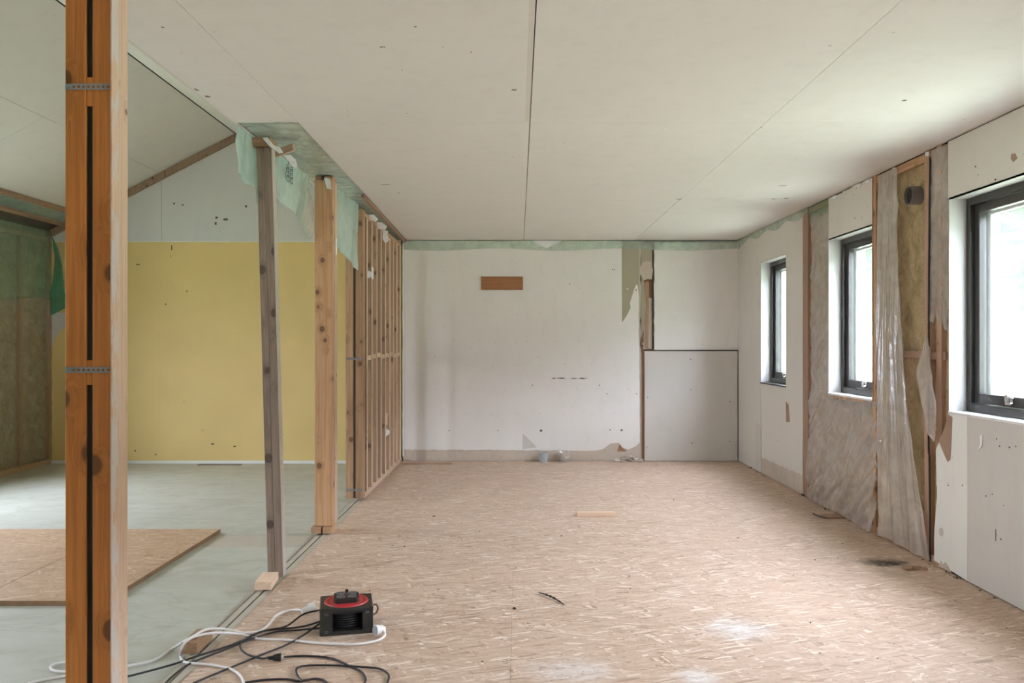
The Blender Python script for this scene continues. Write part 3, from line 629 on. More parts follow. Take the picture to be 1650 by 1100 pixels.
def tornflap(u, v):
    c = [Rw(1497, 540), Rw(1487, 600), Rw(1497, 640), Rw(1506, 700), Rw(1510, 712)]
    d = [Rw(1500, 545), Rw(1512, 600), Rw(1522, 650), Rw(1518, 690), Rw(1513, 712)]
    t = min(v, 1)*3.999; i = int(t); f = t-i
    a = [c[i][k]*(1-f)+c[i+1][k]*f for k in (0, 1)]; b = [d[i][k]*(1-f)+d[i+1][k]*f for k in (0, 1)]
    return (XR-.020-.03*math.sin(v*3), a[0]*(1-u)+b[0]*u, a[1]*(1-u)+b[1]*u)
film('torn_film', tornflap, 12, 24, .008, M['filmcurtain'], wall_right, 17, (3, 4))
tube('cable_in_wall', [(XR-.001, ry(1499), 2.35), (XR-.004, ry(1498), 1.8), (XR-.002, ry(1496.5), .75), (XR-.004, ry(1498.5), .60), (XR-.003, ry(1499), .3), (XR-.003, ry(1499), .01)], .0055, M['blackcord'], wall_right)
film('green_film_strip', lambda u, v: (XR-.006, YB-.02-(YB-.02-ry(1302))*u, 2.395-(.055+.045*max(0, 1-u*14)+.02*math.sin(u*23))*v), 70, 4, .003, M['greenstrip'], wall_right, 18, (26, 1))
film('green_film_strip', lambda u, v: (XR-.003+.01*v, ry(1301)-.01-(ry(1301)-W[1][1]-.02)*u, 2.395-(.10+.02*math.sin(u*23))*v), 14, 5, .004, M['greenthin'], wall_right, 19, (5, 1))
for k, (px, s) in enumerate([(1345, .05), (1362, .03), (1384, .05), (1399, .03), (1441, .02), (1495, .02)]):
    y = ry(px); plate('plaster_crumb', 'x', [(y-s, 2.372), (y-s*.3, 2.360), (y+s*.4, 2.374), (y+s, 2.366), (y+s*.9, 2.39), (y-s*.8, 2.388)], T0-.006, T0-.001, M['tape'], wall_right)
marks = bmesh.new()
for (px, py) in [(1221, 395), (1221, 420), (1220, 441), (1221, 494), (1220, 545), (1208, 492), (1278, 467), (1236, 700), (1253, 710), (1266, 700), (1290, 700), (1341, 353), (1378, 352), (1389, 351), (1377, 365), (1573, 269), (1577, 282), (1605, 290), (1607, 708), (1612, 720), (1628, 722), (1638, 720), (1529, 783), (1528, 779), (1552, 783), (1600, 797), (1590, 800), (1618, 815), (1606, 862), (1614, 870)]:
    y, z = Rw(px, py); s = .004+r2.random()*.004; addbox(marks, (T0-.0018, y, z), (T0+.002, y+s*1.3, z+s))
y, z = Rw(1605.5, 862); addbox(marks, (T0-.0018, y, z-.03), (T0+.002, y+.006, z+.03))
setp(frommesh('screw_hole', marks, M['speck'], wall_right), kind='stuff')

# ---------------------------------------------------------------- windows
def window(name, axis, a0, a1, z0, z1, face, sgn, latch=True, sill='sillwhite', twin=False, reveal=.095, lf=.5):
    """face: coordinate of the room side of the wall; sgn: direction to the outside"""
    def bx_(nm, a, b, za, zb, d0, d1, mt, parent, bev=0.0):
        p, q = sorted((face+sgn*d0, face+sgn*d1))
        if axis == 'x': return box(nm, (p, a, za), (q, b, zb), mt, parent, bev)
        return box(nm, (a, p, za), (b, q, zb), mt, parent, bev)
    d = reveal; fw = .040; sw = .046
    bm = bmesh.new()
    def B(a, b, za, zb, d0, d1, bb=bm, bev=.002):
        p, q = sorted((face+sgn*d0, face+sgn*d1))
        if axis == 'x': addbox(bb, (p, a, za), (q, b, zb), bev)
        else: addbox(bb, (a, p, za), (b, q, zb), bev)
    B(a0, a0+fw, z0, z1, d, d+.10); B(a1-fw, a1, z0, z1, d, d+.10); B(a0+fw, a1-fw, z1-fw, z1, d, d+.10); B(a0+fw, a1-fw, z0, z0+fw+.005, d, d+.10)
    root = struct(frommesh(name, bm, M['frame']))
    L = .008
    bx_('reveal_board', a0-L, a0, z0-L, z1+L, .0, d, M['reveal'], root); bx_('reveal_board', a1, a1+L, z0-L, z1+L, .0, d, M['reveal'], root)
    bx_('reveal_board', a0, a1, z1, z1+L, .0, d, M['reveal'], root)
    bx_('window_sill', a0-.004, a1+.004, z0-.014, z0, -.006, d, M[sill], root, .001)
    spans = [(a0+fw, a1-fw)]
    if twin: m_ = (a0+a1)/2; spans = [(a0+fw, m_-.003), (m_+.003, a1-fw)]
    for (p0, p1) in spans:
        q0, q1 = z0+fw+.009, z1-fw-.003; p0 += .003; p1 -= .003
        bm = bmesh.new()
        for args in [(p0, p0+sw, q0, q1), (p1-sw, p1, q0, q1), (p0+sw, p1-sw, q1-sw, q1), (p0+sw, p1-sw, q0, q0+sw+.008)]:
            B(*args, d+.022, d+.062, bm)
        s = frommesh('sash', bm, M['frame'], root)
        bm = bmesh.new()
        for args in [(p0+.01, p0+sw+.016, q0+.01, q1-.01), (p1-sw-.016, p1-.01, q0+.01, q1-.01), (p0+sw+.016, p1-sw-.016, q1-sw-.012, q1-.01), (p0+sw+.016, p1-sw-.016, q0+.01, q0+sw+.012)]:
            B(*args, d+.075, d+.10, bm)
        frommesh('outer_casing', bm, M['alu'], s)
        bx_('pane', p0+sw-.004, p1-sw+.004, q0+sw, q1-sw+.004, d+.044, d+.048, M['glass'], s)
        bx_('pane', p0+sw+.002, p1-sw-.002, q0+sw, q1-sw, d+.084, d+.088, M['glass'], s)
        if latch:
            c = p0+(p1-p0)*lf; zc = q0+sw*.75
            bm = bmesh.new(); B(c-.034, c+.034, zc-.014, zc+.016, d+.013, d+.021, bm); B(c-.012, c+.014, zc-.008, zc+.028, d+.000, d+.012, bm); B(c-.050, c-.004, zc-.022, zc-.010, d-.008, d+.006, bm)
            frommesh('latch', bm, M['chrome'], s)
    # sky portal in the opening
    ld = bpy.data.lights.new('portal', 'AREA'); ld.shape = 'RECTANGLE'; ld.size = (a1-a0) if axis == 'y' else (z1-z0); ld.size_y = (z1-z0) if axis == 'y' else (a1-a0)
    ld.cycles.is_portal = True
    lo = bpy.data.objects.new('portal', ld); COL.objects.link(lo)
    c = ((a0+a1)/2, (z0+z1)/2); pos = face+sgn*(d+.14)
    inn = Vector((-sgn, 0, 0)) if axis == 'x' else Vector((0, -sgn, 0))
    lo.location = (pos, c[0], c[1]) if axis == 'x' else (c[0], pos, c[1])
    ux = Vector((0, 0, 1)) if axis == 'x' else Vector((1, 0, 0))
    zax = -inn; yax = zax.cross(ux); lo.rotation_euler = Matrix((ux, yax, zax)).transposed().to_euler()
    return root
window('window_1', 'x', W[0][0], W[0][1], WZ0, WZ1, XR, 1, sill='frame')
window('window_2', 'x', W[1][0], W[1][1], WZ0, WZ1, XR, 1)
window('window_3', 'x', W[2][0], W[2][1], WZ0, WZ1, XR, 1, lf=.72)
window('window_4', 'x', W[3][0], W[3][1], WZ0, WZ1, XR, 1)
window('window_5', 'x', W[4][0], W[4][1], WZ0, WZ1, XR, 1)
for k, (a, b) in enumerate(WL): window('window_%d' % (6+k), 'x', a, b, .81, 2.09, XG, -1)

# ---------------------------------------------------------------- partition remains: posts, studs
def strap(z, x0, x1, y, parent):
    """perforated steel strap across a pair of timbers"""
    bm = bmesh.new(); n = 9; wd = (x1-x0)/n
    for i in range(n):
        a = x0+i*wd; addbox(bm, (a, y-.003, z-.009), (a+wd, y-.001, z-.004)); addbox(bm, (a, y-.003, z+.004), (a+wd, y-.001, z+.009)); addbox(bm, (a, y-.003, z-.004), (a+wd*.45, y-.001, z+.004))
    addcyl(bm, (x0+.012, y-.003, z), (0, -1, 0), .005, .004, .003, 8); addcyl(bm, (x1-.012, y-.003, z), (0, -1, 0), .005, .004, .003, 8)
    return frommesh('steel_strap', bm, M['steel'], parent)
# nearest post
Y1 = 1.83*K; s1 = Y1/F
X = lambda px: (px-CX)*s1
p = empty('timber_post', (X(142), Y1+.03, ZF), 'nearest orange pine double post with two steel straps, at the far left', 'post')
def kid(o, root):
    o.parent = root; o.matrix_parent_inverse = Matrix.Translation(-Vector(root.location)); return o
zc = 1.185; hh = 2.43
kid(timber('timber', (X(138)-X(105), .044, hh), ((X(105)+X(138))/2, Y1+.022, zc), M['postnear']), p)
kid(timber('timber', (X(178)-X(148.5), .044, hh), ((X(178)+X(148.5))/2, Y1+.022, zc), M['postnear']), p)
kid(setp(timber('edge_face', (.004, .044, hh), (X(178)+.0021, Y1+.022, zc), M['postside'], None, (0, 0, 0), .0005), 'white plaster smeared side of the post'), p)  # plaster smear over wood painted paler as the lit side
kid(timber('stud', (X(178)-X(149), .066, hh), ((X(178)+X(149))/2+.001, Y1+.078, zc), M['studpale']), p)
kid(timber('stud', (X(138)-X(106), .066, hh), ((X(138)+X(106))/2, Y1+.078, zc), M['postnear']), p)
kid(box('gap_shade', (X(138), Y1+.010, ZF), (X(148.5), Y1+.10, 2.39), M['dark'], None), p)  # black filler painting the shade in the gap between the timbers
for pyc, hb in [(145, 46), (598, 40)]:
    z = CZ+(CY-pyc)*s1
    kid(timber('spacer_block', (X(148.5)-X(138)-.0005, .02, hb*s1), ((X(138)+X(148.5))/2, Y1+.0115, z-.004), M['postnear']), p)
for pyc in (140, 596): kid(strap(CZ+(CY-pyc)*s1, X(106), X(177), Y1, None), p)
# leaning prop
Yp = 3.20*K; sp_ = Yp/F
xa, xb = (418-CX)*sp_, (443.5-CX)*sp_
zt, zb = 2.335, .004
xt = (425-CX)*sp_; xbm = (443.5-CX)*sp_-.0
p = empty('timber_prop', (xbm, Yp+.02, 0), 'weathered grey timber prop leaning slightly left, with paler right edge', 'prop')
lean = math.atan2(xbm-xt, zt-zb)
L_ = (zt-zb)/math.cos(lean)
for k, dx in enumerate((-.0205, .0205)):
    kid(timber('timber', (.0405, .058, L_), ((xt+xbm)/2+dx, Yp+.029, (zt+zb)/2), M['grey_wood'], None, (0, -lean, 0)), p)
kid(setp(timber('edge_face', (.003, .058, L_-.01), ((xt+xbm)/2+.0425, Yp+.029, (zt+zb)/2), M['whitish'], None, (0, -lean, 0), .0005), 'pale edge'), p)
o = timber('header_block', (.045, .13, .118), ((419-CX)*sp_, Yp+.05, 2.3625), M['stud'], None, (0, math.pi/2, 0))
setp(o, 'short timber block wedged on top of the grey prop under green film', 'timber block')
o = timber('wood_lath', (.04, .02, .16), (-1.322, Yp+.16, 2.352), M['studpale'], None, (0, math.radians(80), math.radians(-25)))
setp(o, 'short pale lath end sticking out behind the head of the grey prop', 'wood offcut')
# third post
Y3 = 3.965*K; s3 = Y3/F; X = lambda px: (px-CX)*s3
p = empty('timber_post', (X(521), Y3+.03, 0), 'honey coloured knotty double post on a split sole block, right of the grey prop', 'post')
zc = (0.043+2.372)/2; hh = 2.372-.043
kid(timber('timber', (X(536)-X(507), .045, hh), ((X(507)+X(536))/2, Y3+.0225, zc), M['post']), p)
kid(timber('stud', (X(536)-X(509), .012, hh), ((X(509)+X(536))/2-.003, Y3+.052, zc), M['dark']), p)  # no stud: thin black slab painting the shaded gap before the rear timber
kid(timber('stud', (X(536)-X(508), .08, hh), ((X(508)+X(536))/2+.001, Y3+.10, zc), M['studpale']), p)
kid(box('sole_block', (X(503), Y3-.03, .0), (X(518.5), Y3+.11, .041), M['stud']), p)
kid(box('sole_block', (X(521.5), Y3-.03, .0), (X(536), Y3+.11, .041), M['stud']), p)
kid(box('socket_bracket', (X(536)+.002, Y3+.045, 1.875), (X(536)+.012, Y3+.075, 1.985), M['tape']), p)
kid(box('top_block', (X(508), Y3-.003, 2.374), (X(518), Y3+.1, 2.396), M['stud']), p)
kid(box('top_block', (X(523), Y3-.003, 2.374), (X(536), Y3+.1, 2.396), M['stud']), p)
# fourth post with straps
Y4 = 4.77*K; s4 = Y4/F; X = lambda px: (px-CX)*s4
p = empty('timber_post', (X(571), Y4+.03, 0), 'double post with dark centre gap and steel straps at the head of the stud frame', 'post')
zc = 1.19; hh = 2.34
kid(timber('timber', (X(569)-X(557), .10, hh), ((X(557)+X(569))/2, Y4+.05, zc), M['stud']), p)
kid(timber('timber', (X(584.5)-X(573), .10, hh), ((X(573)+X(584.5))/2, Y4+.05, zc), M['stud']), p)
kid(box('gap_shade', (X(569), Y4+.012, .02), (X(573), Y4+.09, 2.36), M['backing']), p)  # dark filler standing for the shade in the centre gap
for pyc in (578, 789): kid(strap(CZ+(CY-pyc)*s4, X(558), X(583.5), Y4, None), p)
# stud frame
sf = empty('stud_frame', (XL-.03, 7.6, 0), 'bare timber stud frame of closely spaced uprights with noggins, left of the white wall', 'stud frame')
edges = [590.5, 598.5, 606.5, 613.5, 620.5, 627.5, 633.5, 639, 644]
first = None
for i, e in enumerate(edges):
    y = F*1.264/(CX-e)
    wd = .072
    o = timber('stud', (wd, .045, 2.28), (XL-wd/2, y+.0225, 1.18), M['studshade']); kid(o, sf)
    kid(timber('edge_face', (.002, .043, 2.27), (XL+.0015, y+.0225, 1.18), M['studedge_lit'], None, (0, 0, 0), .0004), sf)
    if i < len(edges)-1:
        y2 = F*1.264/(CX-edges[i+1])
        kid(timber('noggin', (.05, .04, y2-y-.047), (XL-.026, (y+.045+y2)/2, 1.16+.008*((i*7) % 3-1)), M['studedge_lit'], None, (math.pi/2, 0, 0)), sf)
kid(timber('top_plate', (.09, .035, YB-.03-Y4-.13), (XL-.045, (YB-.03+Y4+.13)/2, 2.3385), M['stud'], None, (math.pi/2, 0, 0)), sf)
kid(timber('sole_plate', (.045, .044, YB-.03-Y4-.13), (XL-.024, (YB-.03+Y4+.13)/2, .016), M['studpale'], None, (math.pi/2, 0, 0)), sf)
yy = F*1.264/(CX-598.5)
kid(box('junction_box', (XL+.003, yy-.02, 1.83), (XL+.012, yy+.03, 1.93), M['tape']), sf)
kid(cyl('junction_cap', (XL-.02, yy-.03, 1.865), (0, -1, 0), .030, .026, .015, M['tape'], None, 16), sf)
yy = F*1.264/(CX-627.5)
kid(cyl('socket_box', (XL-.03, yy-.02, .405), (0, -1, 0), .036, .03, .03, M['tape'], None, 16), sf)
kid(box('offcut', (XL-.05, yy-.17, .49), (XL-.005, yy-.08, .60), M['studpale']), sf)

# ---------------------------------------------------------------- green film over the wall head
def under(u, v):
    y = 3.012*K+(YB-.01-3.012*K)*v; xe = -1.112-.095*v; return (-1.44+(xe+1.44)*u, y, 2.404-.006*math.sin(u*3.1))
film('vapour_film', under, 30, 220, .012, M['greenhead'], ceiling, 21, (1.2, 60))
def lerp(tab, t):
    for i in range(len(tab)-1):
        if t <= tab[i+1][0]: a, b = tab[i], tab[i+1]; k = (t-a[0])/(b[0]-a[0]); return a[1]*(1-k)+b[1]*k
    return tab[-1][1]
def flap(name, x0, x1, y0, y1, bot, seed, label, cols=26, amp=.009, zt=2.392):
    y0 *= K; y1 *= K
    def P(u, v):
        y = y0+(y1-y0)*u; x = x0+(x1-x0)*u
        return (x+.018*math.sin(u*11+v*1.5)*v*.6, y, zt-(zt-lerp(bot, u))*v)
    return setp(film(name, P, cols, 20, amp, M['green'], None, seed, (5, .9), True, 1.2), label, 'plastic film')
flap('film_flap', -1.445, -1.43, 3.03, 3.33, [(0, 2.15), (.3, 2.12), (.55, 2.12), (.62, 2.05), (1, 2.01)], 31, 'pale green film flap hanging left of the grey prop')
flap('film_flap', -1.425, -1.40, 3.33, 3.955, [(0, 2.13), (.25, 2.13), (.5, 2.10), (.75, 2.06), (.92, 2.02), (1, 1.97)], 32, 'long green film flap with black stamp hanging between the grey prop and the honey post', 40)
flap('film_flap', -1.30, -1.285, 4.17, 4.74, [(0, 1.98), (.3, 1.95), (.6, 1.90), (1, 1.86)], 33, 'straight green film flap hanging right of the honey coloured post', 30)
# folded corner of the long flap
def foldp(u, v):
    a = [(-1.40, 3.80*K, 2.10), (-1.395, 3.955*K, 1.975)]; b = [(-1.385, 3.86*K, 2.33), (-1.38, 3.95*K, 2.22)]
    A = [a[0][k]*(1-u)+a[1][k]*u for k in range(3)]; Bq = [b[0][k]*(1-u)+b[1][k]*u for k in range(3)]
    q = [A[k]*(1-v)+Bq[k]*v for k in range(3)]; q[0] += .02*math.sin(v*3.1); return q
setp(film('film_corner', foldp, 10, 10, .004, M['filmcurtain'], None, 34, (2, 2)), 'milky folded corner of film at the end of the stamped flap', 'plastic film')
# stamp printed on the film: two outlined boxes with block marks
st = bmesh.new()
def stroke(px0, py0, px1, py1, wd=1.3, x=-1.405):
    pts = []
    for (a, b) in ((px0, py0), (px1, py1)):
        Y = F*x/(a-CX); pts.append(Vector((x, Y, CZ+(CY-b)*Y/F)))
    d = (pts[1]-pts[0]); 
    if d.length < 1e-5: return
    d.normalize(); nn = Vector((1, 0, 0)).cross(d)*wd*.0019
    for p0, p1 in ((pts[0], pts[1]),):
        q = [p0-nn, p1-nn, p1+nn, p0+nn]
        a = [st.verts.new(v) for v in q]; b = [st.verts.new(v+Vector((.0012, 0, 0))) for v in q]
        st.faces.new(a); st.faces.new(b[::-1])
        for i in range(4): st.faces.new((a[i], b[i], b[(i+1) % 4], a[(i+1) % 4]))
def zt_(zx, zy): return (440+zx/13.75, 235+zy/13.75)
def poly(pts, wd=1.2, close=True):
    P = [zt_(*p) for p in pts]
    for i in range(len(P)-(0 if close else 1)): stroke(*P[i], *P[(i+1) % len(P)], wd)
poly([(305, 425), (345, 430), (350, 790), (330, 790), (285, 715), (282, 600)])
poly([(385, 475), (435, 480), (432, 845), (415, 845), (375, 780), (378, 640)])
for (x0, y0) in [(300, 0), (390, 50)]:
    for k in range(3):
        yb = y0+470+k*88
        poly([(x0+8, yb), (x0+38, yb+6)], 1.1, False); poly([(x0+8, yb), (x0+6, yb+56)], 1.1, False); poly([(x0+38, yb+6), (x0+38, yb+60)], 1.1, False)
        if k != 1: poly([(x0+22, yb+6), (x0+22, yb+50)], 1.0, False)
for (a, b, c, d) in [(335, 320, 380, 345), (345, 355, 400, 340), (390, 330, 440, 325), (330, 380, 350, 370), (325, 405, 345, 385), (410, 400, 460, 395), (410, 400, 425, 430), (405, 440, 430, 460), (360, 300, 380, 320), (440, 395, 455, 420)]:
    poly([(a, b), (c, d)], 1.4, False)
o = frommesh('printed_stamp', st, M['ink']); o.parent = [x for x in bpy.data.objects if x.name == 'film_flap.001'][0]
# white tape scraps
def scrap(loc, pts, rot, label, th=.002):
    bm = bmesh.new(); k = len(pts)
    pts = [(x*.75, z*.75) for x, z in pts]; a = [bm.verts.new((x, 0, z)) for x, z in pts]; b = [bm.verts.new((x+.004, th, z)) for x, z in pts]
    bm.faces.new(a); bm.faces.new(b[::-1])
    for i in range(k): bm.faces.new((a[i], b[i], b[(i+1) % k], a[(i+1) % k]))
    bm.normal_update(); bmesh.ops.triangulate(bm, faces=bm.faces[:]); bmesh.ops.subdivide_edges(bm, edges=bm.edges[:], cuts=2)
    for v in bm.verts: v.co.y += .010*noise.noise(v.co*38+Vector(loc)*3)
    o = frommesh('tape_scrap', bm, M['tape']); o.location = loc; o.rotation_euler = rot
    return setp(o, label, 'tape', 'white tape scraps along the wall head')
scrap((-1.335, 3.17*K, 2.335), [(-.05, .05), (-.02, .055), (.02, -.0), (.06, -.01), (.085, -.05), (.06, -.055), (.03, -.03), (-.0, -.01)], (.3, 0, .1), 'crumpled white tape scrap on top of the grey prop')
scrap((-1.325, 3.42*K, 2.33), [(-.05, .04), (0, .045), (.04, .01), (.06, -.06), (.02, -.045), (-.01, .0)], (.5, 0, .3), 'white tape scrap on the wall head between the prop and the honey post')
scrap((-1.275, 3.93*K, 2.33), [(-.025, .06), (.02, .055), (.035, -.04), (0, -.035)], (.1, 0, .0), 'upright white tape scrap at the head of the honey post')
scrap((-1.245, 5.05*K, 2.34), [(-.05, .04), (0, .05), (.06, 0), (.03, -.03), (-.03, -.01)], (.2, 0, .4), 'ragged white tape scrap at the first studs of the frame')
scrap((-1.235, 5.30*K, 2.335), [(-.06, .04), (.01, .035), (.07, -.01), (.05, -.05), (-.03, -.04)], (.2, 0, .3), 'largest crumpled white tape scrap over the stud frame')
scrap((-1.235, 5.48*K, 2.26), [(-.035, .09), (.03, .08), (.02, .04), (.045, -.03), (.0, -.075), (-.035, -.02), (-.03, .05)], (.1, 0, .2), 'hanging white tape scrap below the others on the stud frame')

# ---------------------------------------------------------------- things on walls
x0, z0 = bx(775.5), bz(467); x1, z1 = bx(842.5), bz(446)
bm = bmesh.new(); addbox(bm, (-.010, -(x1-x0)/2*0-.0, 0), (.010, .001, .001)) ; bm.free()
o = timber('wall_cleat', (z1-z0, .021, x1-x0), ((x0+x1)/2, YB-.0185, (z0+z1)/2), M['redwood'], None, (0, math.pi/2, 0)); setp(o, 'brown wooden board fixed flat to the white back wall', 'wooden board')
# duct in the wool
y, z = Rw(1474, 315)
d = empty('duct_stub', (XR-.0, y, z), 'round grey duct stub sticking out of the bare wool wall', 'duct')
kid(cyl('duct_pipe', (XR+.09, y, z), (-1, 0, 0), .056, .056, .13, M['ductgrey'], None, 32, .92), d)
kid(cyl('duct_hole', (XR-.02, y, z), (-1, 0, 0), .050, .050, .002, M['dark'], None, 32), d)

# ---------------------------------------------------------------- floor things
def sheet(y0, y1, xa, xb, label):
    o = plate('osb_sheet', 'z', rect(xa, xb, y0*K, y1*K), -.0295, -.0045, M['osb2']); o.data.materials.append(M['osbedge'])
    for p_ in o.data.polygons:
        if abs(p_.normal.z) < .5: p_.material_index = 1
    return setp(o, label, 'board')
sheet(2.92, 4.06, -3.93, -2.712, 'loose wood chip sheet on the green floor, the one farther from the posts')
sheet(2.92, 4.06, -2.708, -2.05, 'loose wood chip sheet on the green floor, the narrower one beside the posts')
def stick(name, px0, px1, py, z, h, d, mat, label, cat, rz=0):
    xa, y = Fl(px0, py, z); xb, _ = Fl(px1, py, z)
    o = timber(name, (h, d, xb-xa), ((xa+xb)/2, y+d/2, z+h/2+.0005), M[mat], None, (0, math.pi/2, rz), .001)
    return setp(o, label, cat)
stick('wood_offcut', 930, 992, 832, 0, .028, .06, 'studpale', 'small pale batten offcut lying in the middle of the room', 'wood offcut', .02)
stick('wood_lath', 648, 729, 748.2, 0, .012, .05, 'pinkwood', 'long thin lath lying at the foot of the white wall', 'wood offcut')
stick('wood_lath', 318, 388, 749.5, ZF, .010, .04, 'grey_wood', 'thin lath lying at the foot of the yellow wall', 'wood offcut')
xa, ya = Fl(1338, 836)
o = plate('board_scrap', 'z', [(0, 0), (.14, .0), (.17, .03), (.10, .11), (.0, .13)], .001, .014, M['brownpaper']); o.location = (xa-.02, ya, 0); setp(o, 'small flat brown board scrap on the floor by the plastic covered wall', 'wood offcut')
setp(tube('wood_splinter', [(*Fl(1311, 829), .005), (*Fl(1325, 834), .006), (*Fl(1333, 836), .005)], .004, M['darkdebris']), 'thin dark splinter beside the brown board scrap', 'wood splinter')
setp(tube('wood_splinter', [(*Fl(868, 956), .006), (*Fl(880, 961), .010), (*Fl(893, 966), .008), (*Fl(909, 975), .004)], .006, M['darkdebris'], None, 8, 6, lambda t: .0015+.0035*math.sin(t*3.0)*(1+.5*math.sin(t*40))), 'dark jagged splinter on the floor in front of the batten offcut', 'wood splinter')
# blocks on the old sole plate line
o = timber('timber_block', (.085, .042, .19), (-1.322, 3.10*K, .0225), M['studpale'], None, (math.pi/2, 0, .06)); o.rotation_euler = (math.pi/2, 0, .1)
setp(o, 'splintered timber block on the floor under the grey prop', 'timber block')
o = timber('timber_block', (.066, .046, .17), (-1.350, 2.48*K, .018), M['stud'], None, (math.pi/2, 0, 0)); setp(o, 'short sawn timber length on the floor under the white cable', 'timber block')
# drain stubs
def drain(px, r, h, label, sheath):
    x, y = bx(px), YB-.09
    d = empty('drain_stub', (x, y, 0), label, 'pipe')
    kid(cyl('pipe', (x, y, .0), (0, 0, 1), r*.92, r*.92, h*.55, M['pipegrey'], None, 24), d)
    kid(cyl('collar', (x, y, h*.5), (0, 0, 1), r, r, h*.5, M['tape'] if sheath else M['pipegrey'], None, 24, .8), d)
    kid(cyl('ring', (x, y, h*.42), (0, 0, 1), r*1.06, r*1.06, h*.1, M['pipegrey'], None, 24), d)
    return d
drain(875, .047, .095, 'grey drain pipe stub by the foot of the white wall, the thicker one', False)
d = drain(909, .032, .05, 'small pipe stub wrapped in torn clear film by the foot of the white wall', True)
o = film('film_wrap', lambda u, v: (bx(909)+.055*math.cos(u*6.283)*(.7+.6*v), YB-.09+.05*math.sin(u*6.283)*(.7+.5*v), .015+.10*v), 24, 8, .014, M['filmcurtain'], None, 40, (5, 2)); kid(o, d)
# crumbs
def crumbs(name, n, area, smin, smax, mat, label, seed, pile=False):
    bm = bmesh.new(); r = random.Random(seed)
    for i in range(n):
        x = r.uniform(area[0], area[1]); y = r.uniform(area[2], area[3]); s = r.uniform(smin, smax)*(1 if r.random() < .8 else 1.7)
        z = s*.3
        if pile: z = s*.3+max(0, r.uniform(0, .10)*(1-abs(x-(area[0]+area[1])/2)/((area[1]-area[0])/2)))*((y-area[2])/(area[3]-area[2]))
        t = bmesh.ops.create_icosphere(bm, subdivisions=1, radius=s)['verts']
        k = (r.uniform(.5, 1.4), r.uniform(.4, 1.1), r.uniform(.3, .7))
        for v in t:
            v.co = Vector((v.co.x*k[0], v.co.y*k[1], v.co.z*k[2]))*(1+r.uniform(-.3, .3)); v.co += Vector((x, y, z))
    return setp(frommesh(name, bm, M[mat]), label, 'debris', None, 'stuff')
crumbs('plaster_rubble', 90, (bx(988), bx(1034), YB-.10, YB-.02), .007, .020, 'debris', 'pile of broken plaster and brick crumbs at the foot of the white wall', 5, True)
crumbs('plaster_crumbs', 120, (bx(660), bx(1030), YB-.05, YB-.012), .003, .008, 'debris', 'line of fine plaster crumbs along the foot of the white wall', 6)
crumbs('dust_crumbs', 60, (-.9, 2.2, 2.6, 8.0), .002, .005, 'debris', 'pale crumbs of plaster scattered over the wood chip floor', 8)
crumbs('dark_crumbs', 70, (-.9, 2.3, 2.6, 7.0), .002, .006, 'darkdebris', 'dark crumbs of dirt scattered over the wood chip floor', 9)
bm = bmesh.new(); r = random.Random(4)
for i in range(110):
    y = r.uniform(4.0, 8.6); x = XR-.006-abs(r.gauss(0, .014)); s = r.uniform(.001, .0035)*(1+2*(r.random() > .93))
    t = bmesh.ops.create_icosphere(bm, subdivisions=1, radius=s)['verts']
    for v in t: v.co = Vector((v.co.x, v.co.y*2.5, v.co.z))+Vector((x, y, s*.4))
setp(frommesh('wall_foot_dirt', bm, M['darkdebris']), 'dark dirt gathered along the foot of the right wall', 'debris', None, 'stuff')
bm = bmesh.new(); x_, y_ = Fl(1476, 918)
for i in range(9): addbox(bm, (x_-.06+i*.011+r.uniform(-.01, .01), y_+r.uniform(-.02, .02), .0), (x_-.045+i*.012+r.uniform(0, .02), y_+r.uniform(.01, .03), r.uniform(.008, .022)), .002)
setp(frommesh('paper_scrap', bm, M['brownpaper']), 'torn brown paper bits on the floor near the right wall cable', 'debris', None, 'stuff')

# ---------------------------------------------------------------- cable reel
RZ = math.atan2(.036*K, .224)
fl = Vector((-.859, 2.549*K, 0)); fr_ = Vector((-.635, 2.585*K, 0))
cw = .230; ch = .118; cdp = .200
ux = (fr_-fl).normalized(); uy = Vector((-ux.y, ux.x, 0))
cen = (fl+fr_)/2+uy*cdp/2
R = empty('cable_reel', cen, 'black and red cassette cable reel with four sockets on the wood chip floor', 'cable reel', None, RZ)
def rk(name, bm, mat, smooth=False):
    o = frommesh(name, bm, M[mat], R, smooth); return o
hw, hd = cw/2, cdp/2
bm = bmesh.new()
addbox(bm, (-hw, -hd, .0), (hw, hd, .018), .004); addbox(bm, (-hw, -hd, ch-.020), (hw, hd, ch), .004)
addbox(bm, (-hw+.001, -hd+.001, .01), (-hw+.054, -hd+.030, ch-.01), .003); addbox(bm, (hw-.045, -hd+.001, .01), (hw-.001, -hd+.030, ch-.01), .003)
addbox(bm, (-hw+.001, hd-.030, .01), (-hw+.054, hd-.001, ch-.01), .003); addbox(bm, (hw-.045, hd-.030, .01), (hw-.001, hd-.001, ch-.01), .003)
addbox(bm, (-hw+.001, -hd+.01, .01), (-hw+.012, hd-.01, ch-.01)); addbox(bm, (hw-.012, -hd+.01, .01), (hw-.001, hd-.01, ch-.01))
rk('housing', bm, 'blackplastic')
bm = bmesh.new()
for a in ((-hw+.052, -hw+.056), (hw-.047, hw-.043)): addbox(bm, (a[0], -hd-.0015, .016), (a[1], -hd+.002, ch-.018))
addbox(bm, (-hw+.052, -hd-.0015, .014), (hw-.043, -hd+.002, .018)); addbox(bm, (-hw+.052, -hd-.0015, ch-.022), (hw-.043, -hd+.002, ch-.018))
rk('front_rim', bm, 'blackplastic')
cyl('drum', (0, 0, .018), (0, 0, 1), .045, .045, ch-.038, M['blackplastic'], R, 24)
